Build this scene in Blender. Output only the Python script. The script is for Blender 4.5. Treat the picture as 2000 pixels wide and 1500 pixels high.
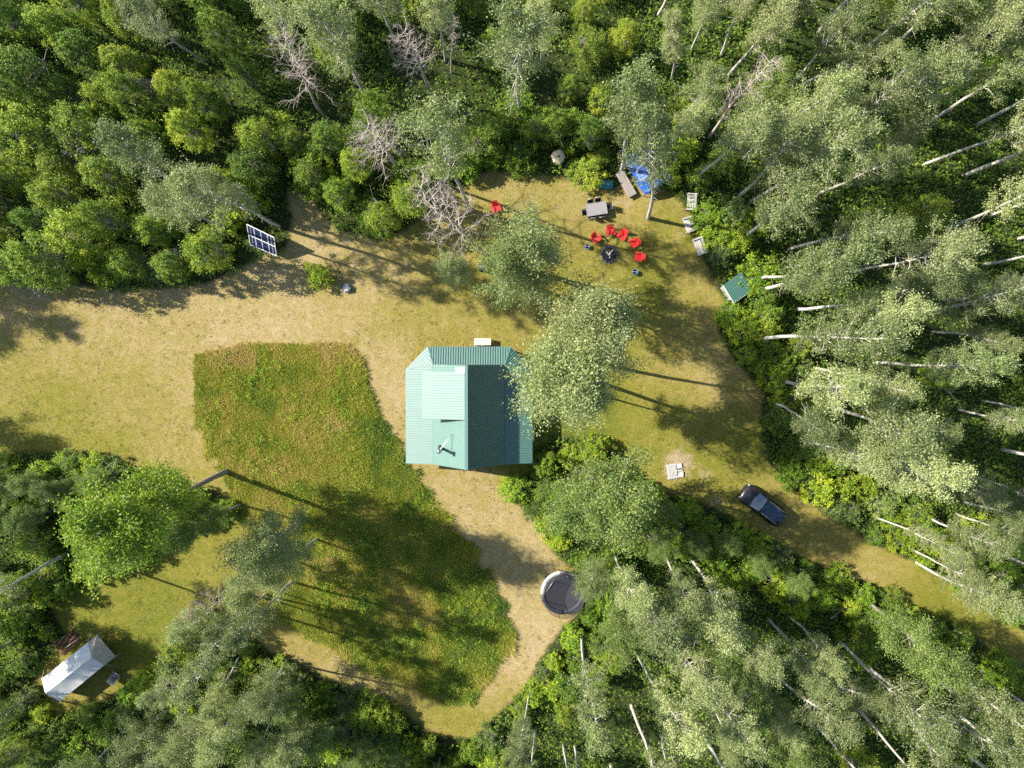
import bpy, math, random
import numpy as np
from mathutils import Vector, Quaternion, Matrix

for o in list(bpy.data.objects):
    bpy.data.objects.remove(o)
scene = bpy.context.scene
COL = scene.collection
R = math.radians

# ------------------------------------------------------------------ camera
CAM_H = 68.0                       # drone height above the clearing
FOC = 1376.0                       # focal length in photograph pixels (2000 px wide)
TILT = math.atan(50 / FOC)
cd = bpy.data.cameras.new('drone_camera')
cam = bpy.data.objects.new('drone_camera', cd)
COL.objects.link(cam)
cd.sensor_width = 36.0
cd.lens = 36.0 * FOC / 2000.0
cd.clip_start = 0.5
cd.clip_end = 3000
cam.location = (0, 0, CAM_H)
cam.rotation_euler = (-TILT, 0, 0)
scene.camera = cam

# ------------------------------------------------------------------ sky and sun
SUN_ELEV = 37.5
SHADOW = Vector((0.957, -0.29, 0)).normalized()      # way the shadows fall on the ground
world = bpy.data.worlds.new('World')
scene.world = world
world.use_nodes = True
wn = world.node_tree.nodes
bg = wn['Background']
sky = wn.new('ShaderNodeTexSky')
sky.sky_type = 'NISHITA'
sky.sun_disc = False
sky.sun_elevation = R(SUN_ELEV)
sky.sun_rotation = math.atan2(-SHADOW.x, -SHADOW.y)
sky.altitude = 600
world.node_tree.links.new(sky.outputs[0], bg.inputs['Color'])
bg.inputs['Strength'].default_value = 0.11
sl = bpy.data.lights.new('sun', 'SUN')
sl.energy = 4.9
sl.angle = R(0.53)
sl.color = (1.0, 0.93, 0.80)
sun = bpy.data.objects.new('sun', sl)
COL.objects.link(sun)
e = R(SUN_ELEV)
sdir = Vector((SHADOW.x * math.cos(e), SHADOW.y * math.cos(e), -math.sin(e)))
sun.rotation_euler = sdir.to_track_quat('-Z', 'Y').to_euler()
sun.location = (-60, 20, 60)
scene.view_settings.view_transform = 'Standard'
scene.view_settings.look = 'None'
scene.view_settings.gamma = 1.0
scene.view_settings.use_curve_mapping = False
scene.view_settings.exposure = 1.45
scene.render.engine = 'CYCLES'
scene.cycles.use_denoising = False
scene.cycles.max_bounces = 6
scene.cycles.diffuse_bounces = 3
scene.cycles.glossy_bounces = 2
scene.cycles.transmission_bounces = 4
scene.cycles.transparent_max_bounces = 8
scene.render.use_persistent_data = False


# ------------------------------------------------------------------ surveying: photograph point -> place at height z
def P(px, py, z=0.0):
    d = Vector(((px - 1000) / FOC, -(py - 750) / FOC, -1))
    c, s = math.cos(TILT), math.sin(TILT)
    y, zz = d.y * c + d.z * s, d.z * c - d.y * s
    t = (CAM_H - z) / -zz
    return Vector((d.x * t, y * t, z))


def to_px(v):
    v = Vector(v) - Vector((0, 0, CAM_H))
    c, s = math.cos(TILT), math.sin(TILT)
    y, z = v.y * c - v.z * s, v.z * c + v.y * s
    return 1000 + FOC * v.x / -z, 750 - FOC * y / -z


def poly_sd(pts, poly):
    """signed distance (negative inside) of Nx2 points to a closed polygon"""
    pts = np.asarray(pts, float)
    poly = np.asarray(poly, float)
    a = poly
    b = np.roll(poly, -1, 0)
    best = np.full(len(pts), 1e18)
    inside = np.zeros(len(pts), bool)
    for p0, p1 in zip(a, b):
        e_ = p1 - p0
        w = pts - p0
        t = np.clip((w @ e_) / max(e_ @ e_, 1e-12), 0, 1)
        dd = ((w - t[:, None] * e_) ** 2).sum(1)
        best = np.minimum(best, dd)
        cond = (p0[1] > pts[:, 1]) != (p1[1] > pts[:, 1])
        with np.errstate(divide='ignore', invalid='ignore'):
            xi = (p1[0] - p0[0]) * (pts[:, 1] - p0[1]) / (p1[1] - p0[1]) + p0[0]
        inside ^= cond & (pts[:, 0] < xi)
    return np.where(inside, -1, 1) * np.sqrt(best)


def world_poly(pxs):
    return [tuple(P(*p)[:2]) for p in pxs]


CLEARING = world_poly([(-420, 500), (-60, 535), (60, 556), (130, 556), (250, 570), (400, 556), (470, 525), (505, 505), (560, 482),
    (572, 430), (558, 385), (580, 372), (625, 410), (660, 452), (740, 472), (800, 445), (850, 400), (905, 352), (960, 332), (1040, 338),
    (1110, 352), (1200, 372), (1235, 350), (1275, 345), (1320, 385), (1350, 405), (1358, 480), (1385, 535), (1415, 590), (1400, 640),
    (1432, 700), (1490, 765), (1484, 850), (1500, 905), (1560, 965), (1620, 1010), (1700, 1060), (1800, 1105), (1900, 1165), (2000, 1230), (2120, 1330),
    (2120, 1420), (1990, 1300), (1880, 1230), (1780, 1180), (1690, 1135), (1560, 1085), (1480, 1040), (1400, 992), (1290, 960), (1235, 905), (1160, 860), (1080, 850),
    (1045, 880), (1035, 925), (990, 945), (1000, 975), (1045, 1010), (1080, 1080), (1118, 1110), (1140, 1185), (1100, 1225), (1060, 1280),
    (1030, 1340), (980, 1385), (930, 1440), (860, 1440), (760, 1375), (680, 1345), (590, 1300), (520, 1270), (470, 1220), (390, 1170), (345, 1225),
    (330, 1290), (270, 1330), (200, 1370), (110, 1400), (70, 1320), (130, 1240), (95, 1180), (200, 1130), (330, 1075), (450, 1020), (470, 990),
    (400, 950), (330, 935), (240, 905), (190, 885), (120, 880), (-30, 885), (-420, 870)])
MEADOW = world_poly([(384, 702), (440, 688), (500, 680), (600, 674), (682, 684), (702, 704), (712, 760), (748, 830), (798, 918), (862, 1010),
    (920, 1080), (968, 1160), (1004, 1242), (962, 1300), (925, 1375), (890, 1372), (830, 1345), (760, 1322), (690, 1282), (620, 1240),
    (560, 1205), (520, 1150), (500, 1060), (470, 990), (440, 925), (408, 870), (384, 800)])


# ------------------------------------------------------------------ materials
def new_mat(name):
    m = bpy.data.materials.new(name)
    m.use_nodes = True
    nt = m.node_tree
    b = nt.nodes['Principled BSDF']
    return m, nt, b


def N(nt, t, **kw):
    n = nt.nodes.new(t)
    for k, v in kw.items():
        if k.startswith('i_'):
            n.inputs[k[2:].replace('_', ' ')].default_value = v
        else:
            setattr(n, k, v)
    return n


def ramp(nt, src, stops):
    r = nt.nodes.new('ShaderNodeValToRGB')
    el = r.color_ramp.elements
    while len(el) < len(stops):
        el.new(0.5)
    for i, (p, c) in enumerate(stops):
        el[i].position = p
        el[i].color = (c[0], c[1], c[2], 1)
    nt.links.new(src, r.inputs[0])
    return r


def mixc(nt, fac, a, b, blend='MIX'):
    m = nt.nodes.new('ShaderNodeMix')
    m.data_type = 'RGBA'
    m.blend_type = blend
    m.clamp_factor = True
    for s, v in ((0, fac), (6, a), (7, b)):
        if isinstance(v, (int, float)):
            m.inputs[s].default_value = v
        elif isinstance(v, tuple):
            m.inputs[s].default_value = (v[0], v[1], v[2], 1)
        else:
            nt.links.new(v, m.inputs[s])
    return m.outputs[2]


def math_n(nt, op, a, b=None, c=None):
    m = nt.nodes.new('ShaderNodeMath')
    m.operation = op
    for i, v in enumerate((a, b, c)):
        if v is None:
            continue
        if isinstance(v, (int, float)):
            m.inputs[i].default_value = v
        else:
            nt.links.new(v, m.inputs[i])
    return m.outputs[0]


def noise(nt, scale, detail=4, rough=0.6, coord='Object', vec=None):
    n = N(nt, 'ShaderNodeTexNoise')
    n.inputs['Scale'].default_value = scale
    n.inputs['Detail'].default_value = detail
    n.inputs['Roughness'].default_value = rough
    if vec is None:
        tc = N(nt, 'ShaderNodeTexCoord')
        vec = tc.outputs[coord]
    nt.links.new(vec, n.inputs['Vector'])
    return n.outputs['Fac']


def plain(name, col, rough=0.6, var=0.18, scale=6.0, metal=0.0, spec=0.5, bump=0.0):
    m, nt, b = new_mat(name)
    col = tuple(c * 0.80 for c in col)
    f = noise(nt, scale, 5, 0.65)
    lo = tuple(max(0, c * (1 - var)) for c in col)
    hi = tuple(min(1, c * (1 + var)) for c in col)
    r = ramp(nt, f, [(0.3, lo), (0.7, hi)])
    nt.links.new(r.outputs[0], b.inputs['Base Color'])
    b.inputs['Roughness'].default_value = rough
    b.inputs['Metallic'].default_value = metal
    b.inputs['Specular IOR Level'].default_value = spec
    if bump:
        bp = N(nt, 'ShaderNodeBump')
        bp.inputs['Strength'].default_value = bump
        bp.inputs['Distance'].default_value = 0.02
        nt.links.new(noise(nt, scale * 4, 4, 0.7), bp.inputs['Height'])
        nt.links.new(bp.outputs[0], b.inputs['Normal'])
    return m


def wood(name, col, rough=0.75, var=0.35):
    m, nt, b = new_mat(name)
    col = tuple(c * 0.80 for c in col)
    tc = N(nt, 'ShaderNodeTexCoord')
    mp = N(nt, 'ShaderNodeMapping')
    mp.inputs['Scale'].default_value = (2, 14, 14)
    nt.links.new(tc.outputs['Object'], mp.inputs['Vector'])
    f = noise(nt, 2.0, 6, 0.7, vec=mp.outputs[0])
    oi = N(nt, 'ShaderNodeObjectInfo')
    f2 = math_n(nt, 'ADD', f, math_n(nt, 'MULTIPLY', math_n(nt, 'SUBTRACT', oi.outputs['Random'], 0.5), 0.25))
    r = ramp(nt, f2, [(0.25, tuple(c * (1 - var) for c in col)), (0.75, tuple(min(1, c * (1 + var)) for c in col))])
    nt.links.new(r.outputs[0], b.inputs['Base Color'])
    b.inputs['Roughness'].default_value = rough
    b.inputs['Specular IOR Level'].default_value = 0.25
    return m


def leaf_mat(name, stops, trans=0.35, obj_var=0.3, bright=0.35, rough=0.55, spec=0.35):
    """leaf colour from a per-leaf tint, shifted a little from tree to tree; part of the light passes through"""
    m, nt, b = new_mat(name)
    at = N(nt, 'ShaderNodeAttribute', attribute_name='tint')
    oi = N(nt, 'ShaderNodeObjectInfo')
    f = math_n(nt, 'ADD', at.outputs['Fac'], math_n(nt, 'MULTIPLY', math_n(nt, 'SUBTRACT', oi.outputs['Random'], 0.5), obj_var))
    r = ramp(nt, f, stops)
    wr = math_n(nt, 'FRACT', math_n(nt, 'MULTIPLY', oi.outputs['Random'], 17.31))
    br = math_n(nt, 'ADD', math_n(nt, 'MULTIPLY', wr, bright), 1 - bright * 0.5)
    hs = N(nt, 'ShaderNodeHueSaturation')
    nt.links.new(br, hs.inputs['Value'])
    nt.links.new(r.outputs[0], hs.inputs['Color'])
    nt.links.new(hs.outputs[0], b.inputs['Base Color'])
    b.inputs['Roughness'].default_value = rough
    b.inputs['Specular IOR Level'].default_value = spec
    tr = N(nt, 'ShaderNodeBsdfTranslucent')
    nt.links.new(mixc(nt, 1.0, hs.outputs[0], (1.25, 1.25, 0.55), 'MULTIPLY'), tr.inputs['Color'])
    mx = N(nt, 'ShaderNodeMixShader')
    mx.inputs[0].default_value = trans
    nt.links.new(b.outputs[0], mx.inputs[1])
    nt.links.new(tr.outputs[0], mx.inputs[2])
    nt.links.new(mx.outputs[0], nt.nodes['Material Output'].inputs['Surface'])
    return m


def bark_mat(name, pale, dark, amount=0.5, band=9.0):
    m, nt, b = new_mat(name)
    tc = N(nt, 'ShaderNodeTexCoord')
    mp = N(nt, 'ShaderNodeMapping')
    mp.inputs['Scale'].default_value = (2.2, 2.2, band * 0.35)
    nt.links.new(tc.outputs['Object'], mp.inputs['Vector'])
    f = noise(nt, 1.6, 5, 0.75, vec=mp.outputs[0])
    r = ramp(nt, f, [(amount - 0.16, dark), (amount + 0.02, tuple(p * 0.8 for p in pale)), (amount + 0.22, pale)])
    nt.links.new(r.outputs[0], b.inputs['Base Color'])
    b.inputs['Roughness'].default_value = 0.8
    b.inputs['Specular IOR Level'].default_value = 0.2
    return m


MAT = {}
MAT['aspen_leaf'] = leaf_mat('aspen_leaf', [(0.0, (0.085, 0.130, 0.038)), (0.5, (0.200, 0.248, 0.084)), (1.0, (0.390, 0.415, 0.190))], 0.40, 0.5, 0.45, 0.5, 0.5)
MAT['poplar_leaf'] = leaf_mat('poplar_leaf', [(0.0, (0.056, 0.112, 0.020)), (0.5, (0.132, 0.205, 0.040)), (1.0, (0.275, 0.325, 0.085))], 0.42, 0.3, 0.35, 0.5, 0.5)
MAT['maple_leaf'] = leaf_mat('maple_leaf', [(0.0, (0.070, 0.145, 0.018)), (0.5, (0.165, 0.262, 0.028)), (1.0, (0.380, 0.420, 0.042))], 0.46, 0.6, 0.45)
MAT['shrub_leaf'] = leaf_mat('shrub_leaf', [(0.0, (0.085, 0.175, 0.014)), (0.5, (0.195, 0.310, 0.022)), (1.0, (0.400, 0.450, 0.036))], 0.46, 0.6, 0.4)
MAT['under_leaf'] = leaf_mat('under_leaf', [(0.0, (0.060, 0.120, 0.016)), (0.5, (0.125, 0.215, 0.026)), (1.0, (0.200, 0.275, 0.036))], 0.44, 0.0, 0.0, 0.7, 0.15)
MAT['meadow_blade'] = leaf_mat('meadow_blade', [(0.0, (0.065, 0.125, 0.016)), (0.3, (0.160, 0.225, 0.022)), (0.58, (0.300, 0.300, 0.034)), (0.82, (0.400, 0.335, 0.090)), (1.0, (0.420, 0.330, 0.130))], 0.42, 0.0, 0.0)
MAT['lawn_blade'] = leaf_mat('lawn_blade', [(0.0, (0.080, 0.108, 0.016)), (0.4, (0.170, 0.160, 0.032)), (0.7, (0.250, 0.198, 0.080)), (1.0, (0.320, 0.250, 0.140))], 0.30, 0.0, 0.0)
MAT['aspen_bark'] = bark_mat('aspen_bark', (0.50, 0.48, 0.43), (0.085, 0.070, 0.058), 0.45)
MAT['grey_bark'] = bark_mat('grey_bark', (0.26, 0.24, 0.21), (0.07, 0.06, 0.05), 0.45)
MAT['twig'] = bark_mat('grey_brown_twig', (0.44, 0.41, 0.34), (0.16, 0.13, 0.10), 0.42)
MAT['dead_bark'] = bark_mat('dead_bark', (0.46, 0.39, 0.34), (0.18, 0.14, 0.12), 0.42)


# ground: colour follows where the grass is dry, mown or bare
def ground_mat():
    m, nt, b = new_mat('ground_soil_and_grass')
    geo = N(nt, 'ShaderNodeNewGeometry')
    pos = geo.outputs['Position']
    dry = N(nt, 'ShaderNodeAttribute', attribute_name='dry').outputs['Fac']
    lawn = N(nt, 'ShaderNodeAttribute', attribute_name='lawn').outputs['Fac']
    bare = N(nt, 'ShaderNodeAttribute', attribute_name='bare').outputs['Fac']
    n_big = noise(nt, 0.22, 5, 0.6, vec=pos)
    n_mid = noise(nt, 1.3, 5, 0.65, vec=pos)
    n_fine = noise(nt, 9.0, 4, 0.75, vec=pos)
    n_grain = noise(nt, 30.0, 2, 0.8, vec=pos)
    f = math_n(nt, 'ADD', dry, math_n(nt, 'MULTIPLY', math_n(nt, 'SUBTRACT', n_big, 0.5), 0.55))
    f = math_n(nt, 'ADD', f, math_n(nt, 'MULTIPLY', math_n(nt, 'SUBTRACT', n_mid, 0.5), 0.75))
    f = math_n(nt, 'ADD', f, math_n(nt, 'MULTIPLY', math_n(nt, 'SUBTRACT', n_fine, 0.5), 0.75))
    g = ramp(nt, f, [(0.0, (0.085, 0.110, 0.014)), (0.3, (0.140, 0.136, 0.020)), (0.55, (0.200, 0.166, 0.044)), (0.8, (0.268, 0.208, 0.098)), (1.0, (0.330, 0.255, 0.150))])
    sp = ramp(nt, noise(nt, 5.5, 4, 0.85, vec=pos), [(0.30, (0.60, 0.62, 0.60)), (0.5, (1.0, 1.0, 1.0)), (0.72, (1.32, 1.30, 1.28))])
    grass = mixc(nt, 1.0, g.outputs[0], sp.outputs[0], 'MULTIPLY')
    brown = ramp(nt, n_fine, [(0.3, (0.21, 0.15, 0.095)), (0.7, (0.40, 0.31, 0.215))])
    bf = math_n(nt, 'ADD', bare, math_n(nt, 'MULTIPLY', math_n(nt, 'SUBTRACT', n_mid, 0.55), 1.0))
    bf = math_n(nt, 'MULTIPLY', math_n(nt, 'SUBTRACT', bf, 0.35), 2.2)
    c1 = mixc(nt, bf, grass, brown.outputs[0])
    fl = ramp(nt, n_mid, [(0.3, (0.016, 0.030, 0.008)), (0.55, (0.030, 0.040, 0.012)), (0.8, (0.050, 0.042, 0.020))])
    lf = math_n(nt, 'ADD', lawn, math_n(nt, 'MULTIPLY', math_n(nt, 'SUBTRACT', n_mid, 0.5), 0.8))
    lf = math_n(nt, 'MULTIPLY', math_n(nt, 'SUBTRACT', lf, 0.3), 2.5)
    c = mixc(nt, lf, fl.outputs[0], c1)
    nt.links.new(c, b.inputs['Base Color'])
    b.inputs['Roughness'].default_value = 0.95
    b.inputs['Specular IOR Level'].default_value = 0.1
    bp = N(nt, 'ShaderNodeBump')
    bp.inputs['Strength'].default_value = 0.7
    bp.inputs['Distance'].default_value = 0.05
    nt.links.new(math_n(nt, 'ADD', n_fine, math_n(nt, 'MULTIPLY', n_grain, 0.6)), bp.inputs['Height'])
    nt.links.new(bp.outputs[0], b.inputs['Normal'])
    return m


MAT['ground'] = ground_mat()


def roof_mat(name, col, rough, spec=0.5):
    m, nt, b = new_mat(name)
    geo = N(nt, 'ShaderNodeNewGeometry')
    f = noise(nt, 0.9, 6, 0.7, vec=geo.outputs['Position'])
    f2 = noise(nt, 14.0, 3, 0.7, vec=geo.outputs['Position'])
    ff = math_n(nt, 'ADD', math_n(nt, 'MULTIPLY', f, 0.75), math_n(nt, 'MULTIPLY', f2, 0.25))
    r = ramp(nt, ff, [(0.3, tuple(c * 0.82 for c in col)), (0.7, tuple(min(1, c * 1.2 + 0.004) for c in col))])
    nt.links.new(r.outputs[0], b.inputs['Base Color'])
    rr = N(nt, 'ShaderNodeMapRange')
    rr.inputs['To Min'].default_value = rough - 0.06
    rr.inputs['To Max'].default_value = rough + 0.08
    nt.links.new(f2, rr.inputs['Value'])
    nt.links.new(rr.outputs[0], b.inputs['Roughness'])
    b.inputs['Specular IOR Level'].default_value = spec
    b.inputs['IOR'].default_value = 2.25
    return m


MAT['green_roof'] = roof_mat('green_painted_metal', (0.006, 0.092, 0.072), 0.66, 0.5)
MAT['log'] = wood('brown_log_wall', (0.16, 0.085, 0.04))
MAT['white_trim'] = plain('white_trim', (0.72, 0.72, 0.70), 0.5, 0.08)
MAT['grey_wood'] = wood('weathered_grey_wood', (0.46, 0.45, 0.44), 0.75, 0.25)
MAT['brown_grey_wood'] = wood('brown_grey_wood', (0.27, 0.235, 0.215), 0.75, 0.25)
MAT['pale_wood'] = wood('pale_new_wood', (0.62, 0.53, 0.36))
MAT['pink_wood'] = wood('pale_pinkish_wood', (0.62, 0.55, 0.50), 0.75, 0.15)
MAT['brown_wood'] = wood('brown_wood', (0.22, 0.11, 0.06))
MAT['glass'] = plain('dark_window_glass', (0.02, 0.025, 0.03), 0.08, 0.1, spec=0.6)
MAT['chrome'] = plain('galvanised_pipe', (0.72, 0.74, 0.78), 0.3, 0.1, metal=0.9)
MAT['white_metal'] = plain('white_painted_metal', (0.75, 0.75, 0.74), 0.4, 0.08)
MAT['black_metal'] = plain('black_metal', (0.02, 0.02, 0.022), 0.45, 0.2)
MAT['grey_metal'] = plain('grey_metal', (0.42, 0.42, 0.42), 0.4, 0.12, metal=0.4)
MAT['red_plastic'] = plain('red_plastic', (0.95, 0.050, 0.050), 0.42, 0.16, 9)
MAT['blue_plastic'] = plain('blue_plastic', (0.05, 0.16, 0.34), 0.4, 0.15)
MAT['teal_plastic'] = plain('teal_plastic', (0.03, 0.22, 0.25), 0.35, 0.25)
MAT['table_top'] = plain('speckled_grey_table_top', (0.25, 0.235, 0.245), 0.6, 0.15, 25)
MAT['black_mesh'] = plain('black_mesh_fabric', (0.015, 0.015, 0.02), 0.7, 0.3, 30)
MAT['stone'] = plain('grey_stone', (0.30, 0.29, 0.28), 0.85, 0.45, 5, bump=0.6)
MAT['dark_stone'] = plain('sooty_stone', (0.11, 0.10, 0.095), 0.9, 0.6, 6, bump=0.6)
MAT['pale_stone'] = plain('pale_blue_grey_stone', (0.46, 0.48, 0.52), 0.8, 0.3, 5, bump=0.5)
MAT['charcoal'] = plain('black_charcoal', (0.022, 0.02, 0.02), 0.95, 0.7, 14, bump=0.8)
MAT['ash'] = plain('white_ash', (0.55, 0.54, 0.53), 0.95, 0.35, 14, bump=0.6)
MAT['ash_ground'] = plain('ash_strewn_soil', (0.24, 0.20, 0.15), 0.95, 0.4, 7, bump=0.6)
MAT['canvas'] = plain('white_canvas', (0.70, 0.69, 0.66), 0.8, 0.07, 3)
MAT['beige_canvas'] = plain('beige_canvas', (0.40, 0.36, 0.27), 0.8, 0.14, 3)
MAT['blue_tarp'] = plain('blue_tarp', (0.008, 0.085, 0.42), 0.38, 0.35, 4)
MAT['dark_tarp'] = plain('dark_blue_grey_cover', (0.030, 0.034, 0.055), 0.6, 0.35, 5)
MAT['mat_black'] = plain('black_jumping_mat', (0.030, 0.030, 0.038), 0.6, 0.25, 4)
MAT['pad'] = plain('pale_green_pad', (0.55, 0.62, 0.56), 0.5, 0.1, 3)
MAT['car_paint'] = plain('dark_grey_car_paint', (0.030, 0.027, 0.034), 0.28, 0.12, 3, metal=0.35)
MAT['car_trim'] = plain('black_car_trim', (0.018, 0.018, 0.018), 0.6, 0.2)
MAT['car_glass'] = plain('car_glass', (0.010, 0.022, 0.048), 0.10, 0.3, 1.5, spec=0.7)
MAT['windshield'] = plain('windshield_glass', (0.035, 0.085, 0.115), 0.06, 0.4, 2.5, spec=1.0)
MAT['silver'] = plain('silver_rail', (0.55, 0.52, 0.45), 0.35, 0.1, metal=0.7)
MAT['tyre'] = plain('tyre_rubber', (0.015, 0.015, 0.015), 0.85, 0.2)
MAT['lamp_clear'] = plain('clear_lamp', (0.6, 0.62, 0.65), 0.1, 0.1)
MAT['lamp_red'] = plain('red_lamp', (0.35, 0.02, 0.02), 0.2, 0.1)
MAT['dirt'] = plain('reddish_dirt', (0.10, 0.06, 0.045), 0.95, 0.5, 5)


def solar_mat():
    m, nt, b = new_mat('solar_cell')
    f = noise(nt, 5.0, 3, 0.6)
    r = ramp(nt, f, [(0.3, (0.006, 0.012, 0.050)), (0.7, (0.012, 0.022, 0.085))])
    nt.links.new(r.outputs[0], b.inputs['Base Color'])
    b.inputs['Roughness'].default_value = 0.2
    b.inputs['Specular IOR Level'].default_value = 0.25
    return m


MAT['solar'] = solar_mat()


def net_mat():
    m, nt, b = new_mat('black_safety_net')
    b.inputs['Base Color'].default_value = (0.05, 0.05, 0.058, 1)
    b.inputs['Roughness'].default_value = 0.8
    tr = N(nt, 'ShaderNodeBsdfTransparent')
    mx = N(nt, 'ShaderNodeMixShader')
    mx.inputs[0].default_value = 0.42
    nt.links.new(tr.outputs[0], mx.inputs[1])
    nt.links.new(b.outputs[0], mx.inputs[2])
    nt.links.new(mx.outputs[0], nt.nodes['Material Output'].inputs['Surface'])
    return m


MAT['net'] = net_mat()


# ------------------------------------------------------------------ mesh helpers
class MB:
    """collects shapes and links them as one mesh object"""

    def __init__(self):
        self.v, self.f, self.s = [], [], []

    def add(self, vs, fs, smooth=False):
        o = len(self.v)
        self.v += [tuple(p) for p in vs]
        self.f += [tuple(i + o for i in f) for f in fs]
        self.s += [smooth] * len(fs)

    def box(self, c, size, rot=None, taper=1.0):
        hx, hy, hz = (s / 2 for s in size)
        vs = []
        for z in (-hz, hz):
            t = taper if z > 0 else 1.0
            vs += [Vector((-hx * t, -hy * t, z)), Vector((hx * t, -hy * t, z)), Vector((hx * t, hy * t, z)), Vector((-hx * t, hy * t, z))]
        if rot is not None:
            vs = [rot @ p for p in vs]
        c = Vector(c)
        self.add([p + c for p in vs], [(0, 3, 2, 1), (4, 5, 6, 7), (0, 1, 5, 4), (1, 2, 6, 5), (2, 3, 7, 6), (3, 0, 4, 7)])
        return self

    def bar(self, a, b, w, h, up=(0, 0, 1)):
        a, b = Vector(a), Vector(b)
        d = b - a
        x = d.normalized()
        y = Vector(up).cross(x)
        if y.length < 1e-5:
            y = Vector((0, 1, 0)).cross(x)
        y.normalize()
        z = x.cross(y)
        m = Matrix((x, y, z)).transposed()
        return self.box((a + b) / 2, (d.length, w, h), m)

    def tube(self, pts, rad, n=6, smooth=True, caps=True):
        pts = [Vector(p) for p in pts]
        if isinstance(rad, (int, float)):
            rad = [rad] * len(pts)
        vs, fs = [], []
        ref = None
        for i, p in enumerate(pts):
            d = (pts[min(i + 1, len(pts) - 1)] - pts[max(i - 1, 0)]).normalized()
            if ref is None:
                ref = Vector((1, 0, 0)) if abs(d.x) < 0.8 else Vector((0, 1, 0))
            u = (ref - d * ref.dot(d)).normalized()
            ref = u
            w = d.cross(u)
            for k in range(n):
                a = 2 * math.pi * k / n
                vs.append(p + (u * math.cos(a) + w * math.sin(a)) * rad[i])
        for i in range(len(pts) - 1):
            for k in range(n):
                k2 = (k + 1) % n
                fs.append((i * n + k, i * n + k2, (i + 1) * n + k2, (i + 1) * n + k))
        if caps:
            fs.append(tuple(range(n))[::-1])
            fs.append(tuple((len(pts) - 1) * n + k for k in range(n)))
        self.add(vs, fs, smooth)
        return self

    def lathe(self, prof, c=(0, 0, 0), n=16, smooth=True):
        vs, fs = [], []
        for r_, z in prof:
            for k in range(n):
                a = 2 * math.pi * k / n
                vs.append((c[0] + r_ * math.cos(a), c[1] + r_ * math.sin(a), c[2] + z))
        for i in range(len(prof) - 1):
            for k in range(n):
                k2 = (k + 1) % n
                fs.append((i * n + k, i * n + k2, (i + 1) * n + k2, (i + 1) * n + k))
        self.add(vs, fs, smooth)
        return self

    def prism(self, poly, thick):
        """3-D planar polygon given thickness along its normal (downwards)"""
        poly = [Vector(p) for p in poly]
        n = (poly[1] - poly[0]).cross(poly[2] - poly[0]).normalized()
        k = len(poly)
        vs = poly + [p - n * thick for p in poly]
        fs = [tuple(range(k)), tuple(range(2 * k - 1, k - 1, -1))]
        for i in range(k):
            j = (i + 1) % k
            fs.append((i, i + k, j + k, j))
        self.add(vs, fs)
        return self

    def rock(self, c, r, seed, sq=(1, 1, 0.7)):
        rg = random.Random(seed)
        n, m = 9, 5
        vs, fs = [], []
        for i in range(m + 1):
            th = math.pi * i / m
            for k in range(n):
                a = 2 * math.pi * k / n
                q = r * rg.uniform(0.8, 1.2)
                vs.append((c[0] + q * math.sin(th) * math.cos(a) * sq[0], c[1] + q * math.sin(th) * math.sin(a) * sq[1], c[2] + q * math.cos(th) * sq[2]))
        for i in range(m):
            for k in range(n):
                k2 = (k + 1) % n
                fs.append((i * n + k, (i + 1) * n + k, (i + 1) * n + k2, i * n + k2))
        self.add(vs, fs)
        return self

    def mesh(self, name, mat):
        me = bpy.data.meshes.new(name)
        me.from_pydata(self.v, [], self.f)
        me.polygons.foreach_set('use_smooth', self.s)
        me.materials.append(mat)
        me.update()
        return me

    def build(self, name, mat, parent=None, label=None, kind=None):
        o = bpy.data.objects.new(name, self.mesh(name, mat))
        COL.objects.link(o)
        if parent is not None:
            o.parent = parent
        if label:
            o['label'] = label
        if kind:
            o['kind'] = kind
        return o


def tag(o, label, cat, group=None, kind=None):
    o['label'] = label
    o['category'] = cat
    if group:
        o['group'] = group
    if kind:
        o['kind'] = kind
    return o


def thing(name, label, cat, loc=(0, 0, 0), rz=0.0, group=None):
    o = bpy.data.objects.new(name, None)
    o.empty_display_size = 0.3
    COL.objects.link(o)
    o.location = loc
    o.rotation_euler = (0, 0, rz)
    return tag(o, label, cat, group)


def copy_tree(o, parent=None):
    c = o.copy()
    COL.objects.link(c)
    if parent is not None:
        c.parent = parent
    for ch in list(o.children):
        copy_tree(ch, c)
    return c


def part_copy(src, parent, loc=None, rot=None):
    """another piece sharing the mesh of an alike piece"""
    c = src.copy()
    COL.objects.link(c)
    c.parent = parent
    if loc is not None:
        c.location = loc
    if rot is not None:
        c.rotation_euler = rot
    return c


def quads_mesh(name, verts, mat, tint, per=4):
    """fast mesh of many loose leaf quads / blades: verts (N*per,3), tint (N)"""
    n = len(verts) // per
    me = bpy.data.meshes.new(name)
    me.vertices.add(n * per)
    me.vertices.foreach_set('co', np.ascontiguousarray(verts, dtype=np.float32).ravel())
    me.loops.add(n * per)
    me.loops.foreach_set('vertex_index', np.arange(n * per, dtype=np.int32))
    me.polygons.add(n)
    me.polygons.foreach_set('loop_start', np.arange(0, n * per, per, dtype=np.int32))
    a = me.attributes.new('tint', 'FLOAT', 'FACE')
    a.data.foreach_set('value', np.asarray(tint, dtype=np.float32))
    me.materials.append(mat)
    me.update(calc_edges=True)
    return me


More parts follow.
